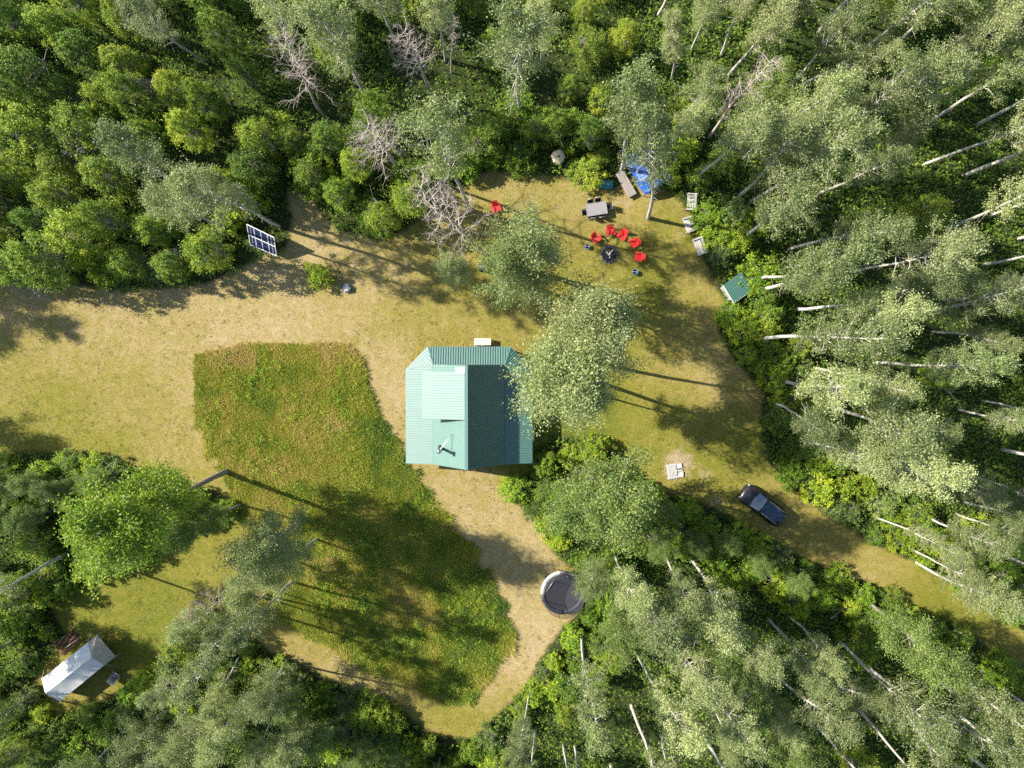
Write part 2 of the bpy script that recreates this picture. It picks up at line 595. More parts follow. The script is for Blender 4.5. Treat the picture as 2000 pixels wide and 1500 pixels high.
def leaf_quads(rng, pos, size, up=0.35, aspect=0.62):
    """random leaf-shaped quads (rhombs) at pos"""
    n = len(pos)
    nrm = rng.normal(size=(n, 3))
    nrm /= np.linalg.norm(nrm, axis=1)[:, None]
    nrm[:, 2] = np.abs(nrm[:, 2])
    nrm[:, 2] += up
    nrm /= np.linalg.norm(nrm, axis=1)[:, None]
    t = rng.normal(size=(n, 3))
    u = np.cross(nrm, t)
    u /= np.linalg.norm(u, axis=1)[:, None] + 1e-9
    w = np.cross(nrm, u)
    s = (size * rng.uniform(0.65, 1.35, n))[:, None] * 0.5
    v = np.empty((n, 4, 3))
    v[:, 0] = pos + u * s
    v[:, 1] = pos + w * s * aspect
    v[:, 2] = pos - u * s
    v[:, 3] = pos - w * s * aspect
    return v.reshape(-1, 3)

# ------------------------------------------------------------------ ground
rng = np.random.default_rng(11)


def axis(lo, hi, step, far):
    core = list(np.arange(lo, hi + step / 2, step))
    out, d, x = [], step, hi
    while x < far:
        d *= 1.6
        x += d
        out.append(x)
    inn, d, x = [], step, lo
    while x > -far:
        d *= 1.6
        x -= d
        inn.append(x)
    return np.array(inn[::-1] + core + out)


DRY = [  # photograph x, y, reach, dryness (0 fresh green .. 1 straw)
    (80, 640, 120, 0.72), (300, 650, 150, 0.80), (520, 640, 110, 0.85), (680, 620, 90, 0.72), (640, 500, 70, 0.85), (780, 540, 90, 0.62),
    (60, 780, 120, 0.42), (200, 800, 110, 0.48), (330, 760, 80, 0.62), (120, 860, 110, 0.22), (360, 860, 60, 0.60), (300, 700, 80, 0.60),
    (760, 720, 50, 0.85), (770, 800, 40, 0.90), (860, 640, 100, 0.48), (980, 640, 60, 0.50), (700, 560, 70, 0.68),
    (850, 950, 60, 0.72), (920, 1000, 70, 0.78), (1000, 1080, 70, 0.80), (1040, 1200, 60, 0.90), (1030, 1280, 50, 0.92), (960, 1350, 60, 0.70), (900, 1420, 60, 0.40),
    (1010, 370, 70, 0.62), (1120, 400, 60, 0.60), (1220, 400, 40, 0.75), (1100, 520, 70, 0.42), (1250, 580, 90, 0.28), (1300, 480, 50, 0.42), (1350, 540, 40, 0.62), (1200, 470, 50, 0.50),
    (1380, 640, 60, 0.62), (1300, 680, 60, 0.50), (1400, 750, 80, 0.72), (1320, 800, 60, 0.36), (1250, 820, 60, 0.30), (1420, 860, 70, 0.24), (1380, 960, 50, 0.45), (1560, 1000, 60, 0.55),
    (1700, 1100, 80, 0.60), (1840, 1190, 80, 0.25), (560, 1260, 40, 0.60), (680, 1340, 50, 0.72), (800, 1400, 60, 0.55),
    (280, 1180, 80, 0.20), (300, 1270, 60, 0.12), (180, 1200, 60, 0.20), (400, 1100, 60, 0.35), (600, 420, 50, 0.7), (60, 560, 50, 0.8), (1160, 840, 60, 0.05), (1090, 900, 60, 0.05)]
BARE = [(770, 760, 26, 0.55), (75, 572, 22, 0.9), (500, 672, 40, 0.45), (690, 655, 30, 0.5), (1040, 1260, 40, 0.55), (780, 880, 26, 0.5), (940, 935, 40, 0.55), (1000, 1060, 40, 0.42),
        (1325, 905, 38, 0.9), (1375, 930, 30, 0.6), (1400, 985, 30, 0.6), (600, 500, 40, 0.42), (1420, 740, 50, 0.35), (1030, 350, 40, 0.35), (1215, 395, 25, 0.6), (1330, 455, 22, 0.55), (600, 455, 40, 0.3), (930, 1340, 30, 0.6),
        (1110, 600, 30, 0.5), (1410, 620, 25, 0.4), (300, 560, 60, 0.35), (150, 640, 30, 0.4)]


def field(xy, blobs, base, wbase):
    num = np.full(len(xy), base * wbase)
    den = np.full(len(xy), wbase)
    for px, py, r, v in blobs:
        c = np.array(P(px, py)[:2])
        rr = r / 20.2
        w = np.exp(-((xy - c) ** 2).sum(1) / (2 * (rr * 0.7) ** 2))
        num += w * v
        den += w
    return num / den


xs = axis(-62, 62, 0.5, 700)
ys = axis(-50, 46, 0.5, 700)
gx, gy = np.meshgrid(xs, ys)
gxy = np.stack([gx.ravel(), gy.ravel()], 1)
sd_clear = poly_sd(gxy, CLEARING)
sd_mead = poly_sd(gxy, MEADOW)
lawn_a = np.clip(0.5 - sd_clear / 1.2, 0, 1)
dry_a = field(gxy, DRY, 0.45, 0.15)
dry_a = np.where(sd_mead < 0, 0.12, dry_a)
bare_a = np.zeros(len(gxy))
for px, py, r, v in BARE:
    c = np.array(P(px, py)[:2])
    rr = r / 20.2
    bare_a = np.maximum(bare_a, v * np.exp(-((gxy - c) ** 2).sum(1) / (2 * (rr * 0.7) ** 2)))
bare_a = np.where(sd_mead < 0, bare_a * 0.3, bare_a)
nx, ny = len(xs), len(ys)
me = bpy.data.meshes.new('ground')
me.vertices.add(nx * ny)
me.vertices.foreach_set('co', np.stack([gxy[:, 0], gxy[:, 1], np.zeros(nx * ny)], 1).astype(np.float32).ravel())
ii = (np.arange(ny - 1)[:, None] * nx + np.arange(nx - 1)[None, :]).ravel()
fq = np.stack([ii, ii + 1, ii + nx + 1, ii + nx], 1).astype(np.int32)
me.loops.add(fq.size)
me.loops.foreach_set('vertex_index', fq.ravel())
me.polygons.add(len(fq))
me.polygons.foreach_set('loop_start', np.arange(0, fq.size, 4, dtype=np.int32))
for nm, arr in (('dry', dry_a), ('lawn', lawn_a), ('bare', bare_a)):
    a = me.attributes.new(nm, 'FLOAT', 'POINT')
    a.data.foreach_set('value', arr.astype(np.float32))
me.materials.append(MAT['ground'])
me.update(calc_edges=True)
ground = bpy.data.objects.new('ground', me)
COL.objects.link(ground)
ground['kind'] = 'structure'
ground['label'] = 'dry mown clearing with straw coloured and yellow green grass among woods'


def stuff(name, me_, label):
    o = bpy.data.objects.new(name, me_)
    COL.objects.link(o)
    o['kind'] = 'stuff'
    o['label'] = label
    o['category'] = 'grass' if 'grass' in name else 'undergrowth'
    return o


def smooth_noise(xy, scale, seed):
    """cheap value noise on points"""
    rg = np.random.default_rng(seed)
    G = rg.random((64, 64))
    p = xy / scale
    i = np.floor(p).astype(int)
    f = p - i
    f = f * f * (3 - 2 * f)
    g = lambda a, b: G[a % 64, b % 64]
    a0 = g(i[:, 0], i[:, 1]) * (1 - f[:, 0]) + g(i[:, 0] + 1, i[:, 1]) * f[:, 0]
    a1 = g(i[:, 0], i[:, 1] + 1) * (1 - f[:, 0]) + g(i[:, 0] + 1, i[:, 1] + 1) * f[:, 0]
    return a0 * (1 - f[:, 1]) + a1 * f[:, 1]


def fbm(xy, scale, seed):
    return (smooth_noise(xy, scale, seed) + 0.5 * smooth_noise(xy, scale / 2.1, seed + 1) + 0.25 * smooth_noise(xy, scale / 4.3, seed + 2)) / 1.75


def blades(rng, xy, height, width, lean, tuft=4, spread=0.10):
    """tapered triangular blades in tufts, leaning outwards"""
    n = len(xy)
    base = np.repeat(xy, tuft, 0) + rng.normal(size=(n * tuft, 2)) * spread
    h = np.repeat(height, tuft) * rng.uniform(0.6, 1.25, n * tuft)
    az = rng.uniform(0, 2 * np.pi, n * tuft)
    le = np.clip(rng.normal(lean, 0.22, n * tuft), 0.1, 1.35)
    d = np.stack([np.cos(az) * np.sin(le), np.sin(az) * np.sin(le), np.cos(le)], 1)
    side = np.stack([-np.sin(az), np.cos(az), np.zeros(n * tuft)], 1) * (width * rng.uniform(0.7, 1.4, n * tuft))[:, None]
    b3 = np.concatenate([base, np.zeros((n * tuft, 1))], 1)
    v = np.empty((n * tuft, 3, 3))
    v[:, 0] = b3 - side
    v[:, 1] = b3 + side
    v[:, 2] = b3 + d * h[:, None]
    return v.reshape(-1, 3)


# tall meadow grass
mp_ = np.array(MEADOW)
lo, hi = mp_.min(0), mp_.max(0)
area = (hi - lo).prod()
xy = rng.uniform(lo, hi, (int(area * 130), 2))
sd = poly_sd(xy, MEADOW) + (fbm(xy, 1.1, 5) - 0.5) * 1.9 + rng.normal(0, 0.16, len(xy))
xy = xy[sd < 0.1]
sd = sd[sd < 0.1]
t1, t2 = fbm(xy, 3.5, 21), fbm(xy, 1.1, 33)
hgt = np.clip(0.12 + 0.42 * t1 + 0.20 * t2, 0.12, 0.8)
ppx = np.array([to_px((p[0], p[1], 0)) for p in xy])
tint = 0.56 + (t1 - 0.5) * 0.9 + (t2 - 0.5) * 0.65
tint += np.clip((740 - ppx[:, 1]) / 60, 0, 1) * 0.28                       # straw along the upper edge
edge_r = poly_sd(xy, MEADOW)
lower = np.clip((ppx[:, 1] - 900) / 250, 0, 1)
right = np.clip((ppx[:, 0] - (560 + (ppx[:, 1] - 700) * 0.55)) / 90, 0, 1)
tint -= 0.06 * lower + 0.16 * right
hgt += 0.12 * right
tint = np.repeat(tint, 5) + rng.normal(0, 0.10, len(xy) * 5)
stuff('meadow_grass', quads_mesh('meadow_grass', blades(rng, xy, hgt, 0.036, 0.95, 5, 0.11), MAT['meadow_blade'], np.clip(tint, 0, 1), 3),
      'tall uncut yellow green meadow grass left of the green roofed cabin')

# weeds among the meadow grass
wxy = rng.uniform(lo, hi, (int(area * 3.2), 2))
k = (poly_sd(wxy, MEADOW) < -0.2) & (fbm(wxy, 2.6, 77) + 0.0 > 0.50)
wxy = wxy[k]
cl = np.repeat(wxy, 14, 0)
wp = np.concatenate([cl + rng.normal(0, 0.16, cl.shape), rng.uniform(0.15, 0.62, (len(cl), 1))], 1)
wt = np.repeat(rng.uniform(0.0, 0.75, len(wxy)), 14) + rng.normal(0, 0.1, len(cl))
stuff('meadow_weed_grass', quads_mesh('meadow_weed_grass', leaf_quads(rng, wp, 0.13, 0.6), MAT['shrub_leaf'], np.clip(wt, 0, 1)),
      'leafy weeds growing through the tall meadow grass')

# weeds, clover and litter in the mown grass
wx = rng.uniform([-56, -42], [56, 22], (9000, 2))
wx = wx[(poly_sd(wx, CLEARING) < 0.2) & (poly_sd(wx, MEADOW) > -0.2) & (fbm(wx, 3.0, 51) > 0.47)]
cl = np.repeat(wx, 7, 0)
wp = np.concatenate([cl + rng.normal(0, 0.10, cl.shape), rng.uniform(0.02, 0.11, (len(cl), 1))], 1)
stuff('lawn_weed_grass', quads_mesh('lawn_weed_grass', leaf_quads(rng, wp, 0.085, 1.2), MAT['lawn_blade'], np.clip(np.repeat(rng.choice([0.0, 0.1, 0.25, 0.95], len(wx), p=[.35, .3, .2, .15]), 7) + rng.normal(0, .06, len(cl)), 0, 1)),
      'small weeds and dry litter scattered in the mown grass')

# short mown grass
cp = np.array(CLEARING)
lo2, hi2 = np.array([-56, -42.0]), np.array([56, 22.0])
xy = rng.uniform(lo2, hi2, (150000, 2))
sd = poly_sd(xy, CLEARING)
xy = xy[(sd < 0.5) & (poly_sd(xy, MEADOW) > 0.0)]
d_ = field(xy, DRY, 0.45, 0.15) + (fbm(xy, 2.2, 8) - 0.5) * 0.5
keep = rng.random(len(xy)) < np.clip(1.2 - 0.75 * d_, 0.25, 1)
xy, d_ = xy[keep], d_[keep]
stuff('mown_grass', quads_mesh('mown_grass', blades(rng, xy, np.full(len(xy), 0.085), 0.020, 0.95, 3, 0.09), MAT['lawn_blade'],
      np.clip(np.repeat(d_, 3) + rng.normal(0, 0.14, len(xy) * 3), 0, 1), 3), 'short mown grass of the clearing')

# low undergrowth of the forest floor
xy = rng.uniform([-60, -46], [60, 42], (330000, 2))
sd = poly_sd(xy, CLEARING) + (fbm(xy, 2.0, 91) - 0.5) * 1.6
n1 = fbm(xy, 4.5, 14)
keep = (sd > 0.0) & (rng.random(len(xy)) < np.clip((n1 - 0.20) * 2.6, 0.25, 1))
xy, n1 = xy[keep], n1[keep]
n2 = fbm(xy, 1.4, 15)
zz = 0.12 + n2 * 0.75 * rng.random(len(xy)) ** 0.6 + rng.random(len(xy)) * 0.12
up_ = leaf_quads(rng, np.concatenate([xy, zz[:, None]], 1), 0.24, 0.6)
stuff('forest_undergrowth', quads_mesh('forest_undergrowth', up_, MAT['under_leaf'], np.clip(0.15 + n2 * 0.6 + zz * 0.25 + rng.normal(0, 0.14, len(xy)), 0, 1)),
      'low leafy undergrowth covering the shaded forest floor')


# ------------------------------------------------------------------ the cabin
def clip_line(poly2, x):
    """interval of y where the vertical line at x crosses a convex polygon"""
    ys_ = []
    n = len(poly2)
    for i in range(n):
        (x0, y0), (x1, y1) = poly2[i], poly2[(i + 1) % n]
        if (x0 - x) * (x1 - x) < 0:
            ys_.append(y0 + (y1 - y0) * (x - x0) / (x1 - x0))
    return (min(ys_), max(ys_)) if len(ys_) >= 2 else None


def ribbed(poly, along, spacing=0.23, thick=0.035, rib=0.055):
    """roofing sheet on a planar convex polygon with raised ribs running across the direction 'along' (the eave)"""
    b = MB()
    poly = [Vector(p) for p in poly]
    n = (poly[1] - poly[0]).cross(poly[2] - poly[0]).normalized()
    if n.z < 0:
        poly = poly[::-1]
        n = -n
    b.prism(poly, thick)
    u = Vector(along)
    u = (u - n * u.dot(n)).normalized()
    v = n.cross(u)
    o = poly[0]
    p2 = [((p - o).dot(u), (p - o).dot(v)) for p in poly]
    x = min(q[0] for q in p2) + 0.06
    xm = max(q[0] for q in p2) - 0.04
    while x < xm:
        it = clip_line(p2, x)
        if it and it[1] - it[0] > 0.1:
            a = o + u * x + v * (it[0] + 0.01) + n * (rib / 2 + 0.002)
            c = o + u * x + v * (it[1] - 0.01) + n * (rib / 2 + 0.002)
            b.bar(a, c, 0.06, rib, n)
        x += spacing
    return b


XL, XR, XRG = -7.30, -0.70, -4.00         # main roof: lower break left, right, ridge
ZB, ZR = 2.95, 6.22
YT, YB = -0.62, -9.80                     # upper and lower gable edges
XPL, XPR = -9.93, 1.91                    # porch eaves left and right
YP, ZE = 1.10, 2.30                       # porch eave in front
cab = thing('cabin', 'brown cabin with a green ribbed metal roof, a pale dormer and a porch round it', 'cabin', (-4, -5, 0))


def cpart(b, name, m, parent=None, label=None):
    """build in scene coordinates, hang under the cabin"""
    o = b.build(name, MAT[m] if isinstance(m, str) else m, None, label)
    par = parent or cab
    o.parent = par
    if par is cab:
        o.matrix_parent_inverse = Matrix.Translation((4, 5, 0))
    return o


# walls
w = MB()
wx0, wx1, wy0, wy1 = XL + 0.15, XR - 0.15, YB + 0.65, YT - 0.35
for z in np.arange(0.1, ZB - 0.5, 0.24):
    w.bar((wx0, wy0, z + 0.1), (wx0, wy1, z + 0.1), 0.2, 0.235)
    w.bar((wx1, wy0, z + 0.1), (wx1, wy1, z + 0.1), 0.2, 0.235)
    w.bar((wx0 - 0.25, wy0, z + 0.22), (wx1 + 0.25, wy0, z + 0.22), 0.2, 0.235)
    w.bar((wx0 - 0.25, wy1, z + 0.22), (wx1 + 0.25, wy1, z + 0.22), 0.2, 0.235)
cpart(w, 'wall', 'log')
for y in (wy0, wy1):
    g = MB()
    g.prism([(wx0, y, 2.75), (wx1, y, 2.75), (XRG, y, ZR - 0.22)], 0.12)
    cpart(g, 'gable_wall', 'log')
fl = MB()
fl.prism([(XPL + 0.25, YB + 0.4, 0.22), (XPR - 0.25, YB + 0.4, 0.22), (XPR - 0.25, -1.2, 0.22), (-0.4, 0.85, 0.22), (-7.6, 0.85, 0.22), (XPL + 0.25, -1.2, 0.22)], 0.2)
cpart(fl, 'porch_floor', 'grey_wood')
for px_, py_ in [(XPL + 0.3, YB + 0.4), (XPL + 0.3, -5.2), (XPL + 0.35, -1.2), (XPR - 0.35, YB + 0.4), (XPR - 0.3, -5.2), (XPR - 0.35, -1.2), (-7.75, 0.8), (-4.0, 0.85), (-0.25, 0.8)]:
    cpart(MB().tube([(px_, py_, 0.0), (px_, py_, 2.3)], 0.09, 8), 'porch_post', 'log')
# openings
for (a, c, nm) in (((-4.6, wy1 + 0.12), (0.95, 2.05), 'door'), ((-6.3, wy1 + 0.12), (1.1, 1.0), 'window'), ((-2.4, wy1 + 0.12), (1.1, 1.0), 'window'), ((-5.6, wy0 - 0.12), (1.1, 1.0), 'window'), ((-2.5, wy0 - 0.12), (1.1, 1.0), 'window')):
    zc = 0.25 + c[1] / 2 if nm == 'door' else 1.6
    fr = cpart(MB().box((a[0], a[1], zc), (c[0] + 0.16, 0.10, c[1] + 0.16)), nm, 'white_trim' if nm == 'window' else 'brown_wood')
    if nm == 'window':
        s = 0.04 if a[1] > -5 else -0.04
        cpart(MB().box((a[0], a[1] + s, zc), (c[0], 0.07, c[1])), 'pane', 'glass', fr)
    else:
        cpart(MB().lathe([(0.0, -0.03), (0.04, 0), (0, 0.03)], (a[0] + 0.36, a[1] + 0.09, 1.2), 8), 'handle', 'chrome', fr)
# roof planes
cpart(ribbed([(XL, YB, ZB), (XRG, YB, ZR), (XRG, YT, ZR), (XL, YT, ZB)], (0, 1, 0)), 'roof_panel', 'green_roof')
cpart(ribbed([(XRG, YB, ZR), (XR, YB, ZB), (XR, YT, ZB), (XRG, YT, ZR)], (0, 1, 0)), 'roof_panel', 'green_roof')
cpart(ribbed([(XPL, YB, ZE), (XL - 0.02, YB, ZB - 0.03), (XL - 0.02, YT, ZB - 0.03), (XPL, -1.05, ZE)], (0, 1, 0)), 'roof_panel', 'green_roof')
cpart(ribbed([(XPR, YB, ZE), (XR + 0.02, YB, ZB - 0.03), (XR + 0.02, YT, ZB - 0.03), (XPR, -1.05, ZE)], (0, 1, 0)), 'roof_panel', 'green_roof')
cpart(ribbed([(-7.86, YP, ZE), (-0.14, YP, ZE), (XR + 0.02, YT + 0.02, ZB - 0.03), (XL - 0.02, YT + 0.02, ZB - 0.03)], (1, 0, 0)), 'roof_panel', 'green_roof')
ch_l = Vector((-7.88 - XPL, YP + 1.05, 0)).normalized()
cpart(ribbed([(XPL, -1.03, ZE), (-7.88, YP, ZE), (XL - 0.03, YT + 0.02, ZB - 0.03)], ch_l, 0.23), 'roof_panel', 'green_roof')
cpart(ribbed([(XPR, -1.03, ZE), (-0.12, YP, ZE), (XR + 0.03, YT + 0.02, ZB - 0.03)], Vector((-0.12 - XPR, YP + 1.03, 0)).normalized(), 0.23), 'roof_panel', 'green_roof')
cpart(MB().bar((XRG - 0.02, YB - 0.03, ZR + 0.03), (XRG - 0.02, YT + 0.03, ZR + 0.03), 0.28, 0.07), 'ridge_cap', 'green_roof')
cpart(MB().bar((-7.87, YP, ZE + 0.03), (XL - 0.02, YT, ZB + 0.02), 0.14, 0.05), 'hip_cap', 'green_roof')
cpart(MB().bar((-0.13, YP, ZE + 0.03), (XR + 0.02, YT, ZB + 0.02), 0.14, 0.05), 'hip_cap', 'green_roof')
for a, b_ in (((XL, YB - 0.02, ZB - 0.12), (XRG, YB - 0.02, ZR - 0.12)), ((XRG, YB - 0.02, ZR - 0.12), (XR, YB - 0.02, ZB - 0.12)),
              ((XPL, YB - 0.02, ZE - 0.1), (XL, YB - 0.02, ZB - 0.14)), ((XR, YB - 0.02, ZB - 0.14), (XPR, YB - 0.02, ZE - 0.1)),
              ((XL, YT + 0.03, ZB - 0.12), (XRG, YT + 0.03, ZR - 0.12)), ((XRG, YT + 0.03, ZR - 0.12), (XR, YT + 0.03, ZB - 0.12))):
    cpart(MB().bar(a, b_, 0.03, 0.16), 'fascia', 'green_roof')
# dormer
YD0, YD1 = -5.42, -1.22
XD, ZD = -8.05, 4.98
dm = cpart(ribbed([(XD, YD0, ZD), (XRG - 0.12, YD0, ZR + 0.05), (XRG - 0.12, YD1, ZR + 0.05), (XD, YD1, ZD)], (0, 1, 0), 0.23), 'dormer_roof', 'green_roof')
dw = MB()
for y in (YD0 + 0.3, YD1 - 0.3):
    dw.prism([(-7.15, y, 3.0), (XRG - 0.4, y, 5.95), (-7.15, y, 5.08)], 0.08)
dw.box((-7.15, (YD0 + YD1) / 2, 4.08), (0.1, YD1 - YD0 - 0.6, 2.0))
cpart(dw, 'dormer_wall', 'green_roof')
for y in (-4.3, -2.4):
    fr = cpart(MB().box((-7.22, y, 4.2), (0.08, 1.1, 0.9)), 'window', 'white_trim')
    cpart(MB().box((-7.25, y, 4.2), (0.06, 0.96, 0.76)), 'pane', 'glass', fr)
fl2 = MB()
fl2.bar((XRG - 0.15, YT - 0.35, ZR - 0.08), (-5.05, YT - 0.35, ZR - 1.0), 0.45, 0.02)
cpart(fl2, 'flashing', 'white_trim')
# stove pipe with its braces
pz = ZB + (-6.45 - XL) * (ZR - ZB) / (XRG - XL)
pipe = cpart(MB().tube([(-6.45, -8.2, pz - 0.2), (-6.45, -8.2, 5.95)], 0.13, 14), 'chimney_pipe', 'chrome')
cpart(MB().lathe([(0.02, 0.32), (0.21, 0.2), (0.22, 0.14), (0.14, 0.12), (0.15, 0.02), (0.23, 0.0), (0.14, -0.04)], (-6.45, -8.2, 5.95), 14), 'chimney_cap', 'chrome', pipe)
cpart(MB().lathe([(0.34, 0.0), (0.3, 0.06), (0.15, 0.3), (0.13, 0.32)], (-6.45, -8.2, pz - 0.08), 14), 'pipe_boot', 'black_metal', pipe)
zz_ = ZB + (-5.45 - XL) * (ZR - ZB) / (XRG - XL)
for dx in (0, 0.22):
    cpart(MB().tube([(-6.4, -8.1, 5.6), (-5.5 + dx, -6.75 - dx * 0.3, zz_ + dx * 0.98 + 0.02)], 0.022, 6), 'brace_rod', 'white_metal', pipe)

# ------------------------------------------------------------------ wall tent and what stands near it
ZEV, ZRD = 1.75, 2.65
e1, e2 = P(81, 1326, ZEV), P(171, 1255, ZEV)
e4, e3 = P(117, 1370, ZEV), P(204, 1299, ZEV)
r1, r2 = P(88, 1355, ZRD), P(179, 1284, ZRD)
f1, f2 = P(190, 1240, 1.62), P(226, 1282, 1.62)
tn = thing('wall_tent', 'white canvas wall tent with a pitched roof and a beige front awning', 'tent', P(145, 1318))


def tpart(pols, name, m, th=0.02, root=None):
    root = root or tn
    b = MB()
    for q in pols:
        b.prism(q, th)
    o = b.build(name, MAT[m], root)
    o.matrix_parent_inverse = Matrix.Translation(-root.location)
    return o




def sag_sheet(a, b_, c_, d_, name, m, sag=0.10, n=14, k=8):
    bb = MB()
    vs, fs = [], []
    for j in range(k + 1):
        for i in range(n + 1):
            u, v_ = i / n, j / k
            p = a.lerp(b_, u).lerp(d_.lerp(c_, u), v_)
            s_ = sag * math.sin(math.pi * v_) * (0.65 + 0.35 * math.cos(u * 4 * math.pi)) * 4 * (u * (1 - u) * 0.6 + 0.1)
            vs.append(p - Vector((0, 0, s_ + 0.012 * math.sin(u * 31 + v_ * 7))))
    for j in range(k):
        for i in range(n):
            q = j * (n + 1) + i
            fs.append((q, q + 1, q + n + 2, q + n + 1))
    bb.add(vs, fs, True)
    o_ = bb.build(name, MAT[m], tn)
    o_.matrix_parent_inverse = Matrix.Translation(-tn.location)
    return o_


sag_sheet(e1, e2, r2, r1, 'roof_slope', 'canvas')
sag_sheet(r1, r2, e3, e4, 'roof_slope', 'canvas')
for q, w_ in ((e1, e4), (e2, e3), (e4, e1), (e3, e2)):
    out_ = Vector((q.x - w_.x, q.y - w_.y, 0)).normalized() * 1.1
    o_ = MB().tube([q - Vector((0, 0, 0.02)), Vector((q.x + out_.x, q.y + out_.y, 0.0))], 0.012, 5).build('guy_rope', MAT['white_metal'], tn)
    o_.matrix_parent_inverse = Matrix.Translation(-tn.location)
tpart([[e2, f1, r2], [r2, f1, f2], [r2, f2, e3]], 'awning', 'beige_canvas')
dn = lambda p: Vector((p.x, p.y, 0))
sh = lambda p, q, t=0.06: p.lerp(q, t) - Vector((0, 0, 0.05))
for a, b_ in ((e1, e2), (e4, e3)):
    c_ = (e1 + e3) / 2
    a2, b2 = sh(a, c_), sh(b_, c_)
    tpart([[a2, b2, dn(b2), dn(a2)]], 'side_wall', 'canvas')
tpart([[sh(e1, e3, .02), sh(e4, e2, .02), dn(e4), dn(e1)], [e1, e4, r1 - Vector((0, 0, 0.03))]], 'end_wall', 'canvas')
for p in (f1, f2):
    o = MB().tube([dn(p), p - Vector((0, 0, 0.03))], 0.025, 6).build('awning_pole', MAT['grey_metal'], tn)
    o.matrix_parent_inverse = Matrix.Translation(-tn.location)

ct = thing('camp_table', 'dark folding camp table with a tubular frame in the shade beside the tent', 'table', P(228, 1320), R(58))
MB().box((0, 0, 0.62), (1.15, 0.7, 0.03)).build('table_top', MAT['dark_tarp'], ct)
b = MB()
for y in (-0.36, 0.36):
    b.bar((-0.6, y, 0.63), (0.6, y, 0.63), 0.03, 0.03)
for x in (-0.6, 0.6):
    b.bar((x, -0.36, 0.632), (x, 0.36, 0.632), 0.03, 0.03)
b.build('table_rim', MAT['grey_metal'], ct)
lg = MB().tube([(0, 0, 0), (0, 0, 0.62)], 0.018, 6).build('leg', MAT['grey_metal'], ct)
lg.location = (-0.55, -0.32, 0)
for x, y in ((-0.55, 0.32), (0.55, -0.32), (0.55, 0.32)):
    part_copy(lg, ct, (x, y, 0))

wp_ = thing('woodpile', 'low dark reddish pile of split firewood behind the white tent', 'firewood pile', P(134, 1256), R(38))
lgm = MB().tube([(-0.45, 0, 0), (0.45, 0, 0)], 0.09, 7, False)
lg0 = lgm.build('log', MAT['brown_wood'], wp_)
lg0.location = (-0.7, 0.5, 0.09)
rl = random.Random(5)
for k in range(22):
    part_copy(lg0, wp_, (-0.7 + (k % 3) * 0.95 * 0.8 + rl.uniform(-.1, .1), -0.5 + (k // 3) * 0.2 + rl.uniform(-.04, .04), 0.09 + (k % 2) * 0.14), (rl.uniform(-.1, .1), 0, rl.uniform(-.2, .2)))
po = MB().tube([(-0.95, 0, 0.07), (0.95, 0, 0.07)], 0.03, 6).build('pole', MAT['pale_wood'])
po.location = P(143, 1254, 0.40)
po.rotation_euler = (0, R(4), R(38))
tag(po, 'thin pale pole lying on the dark firewood pile behind the tent', 'pole')

# ------------------------------------------------------------------ solar array
c00, c10, c11, c01 = P(482, 438, 2.45), P(535, 464, 2.45), P(540, 499.5, 0.75), P(489, 478, 0.75)
sa = thing('solar_panel', 'dark blue solar panel', 'solar panel', Vector(((c00 + c11).x / 2, (c00 + c11).y / 2, 0)))
sa['label'] = 'dark blue solar panel with a white grid tilted at the edge of the woods'
inv = Matrix.Translation(-sa.location)


def bil(u, v):
    return c00.lerp(c10, u).lerp(c01.lerp(c11, u), v)


fr = MB()
for t in (0, 0.5, 1):
    fr.bar(bil(0, t), bil(1, t), 0.075, 0.05)
for t in (0, .25, .5, .75, 1):
    fr.bar(bil(t, 0), bil(t, 1), 0.06, 0.056)
o = fr.build('panel_frame', MAT['white_metal'], sa)
o.matrix_parent_inverse = inv
for i in range(4):
    for j in range(2):
        g = .01
        o = MB().prism([bil(i / 4 + g, (j + 1) / 2 - g), bil((i + 1) / 4 - g, (j + 1) / 2 - g), bil((i + 1) / 4 - g, j / 2 + g), bil(i / 4 + g, j / 2 + g)], 0.03).build('cell_panel', MAT['solar'], sa)
        o.matrix_parent_inverse = inv
        lines = MB()
        nn = (bil(1, 0) - bil(0, 0)).cross(bil(0, 1) - bil(0, 0)).normalized()
        if nn.z < 0:
            nn = -nn
        for k in range(1, 4):
            lines.bar(bil(i / 4 + g, j / 2 + k / 8) + nn * 0.004, bil((i + 1) / 4 - g, j / 2 + k / 8) + nn * 0.004, 0.004, 0.004, nn)
        l_ = lines.build('cell_line', MAT['grey_metal'], o, kind='stuff')
for u in (0.12, 0.88):
    a, c = bil(u, 0.02) - Vector((0, 0, 0.04)), bil(u, 0.95) - Vector((0, 0, 0.04))
    for p, q in ((a, Vector((a.x, a.y, -0.1))), (c, Vector((c.x, c.y, -0.1))), (a, c)):
        o = MB().bar(p, q, 0.07, 0.07).build('support_post', MAT['grey_metal'], sa)
        o.matrix_parent_inverse = inv

# pale stone
st = MB().rock((0, 0, 0.24), 0.42, 4, (0.85, 1.15, 0.75)).build('stone', MAT['pale_stone'])
st.location = P(679, 563)
tag(st, 'pale bluish grey stone lying in the shadow of the lone shrub', 'stone')


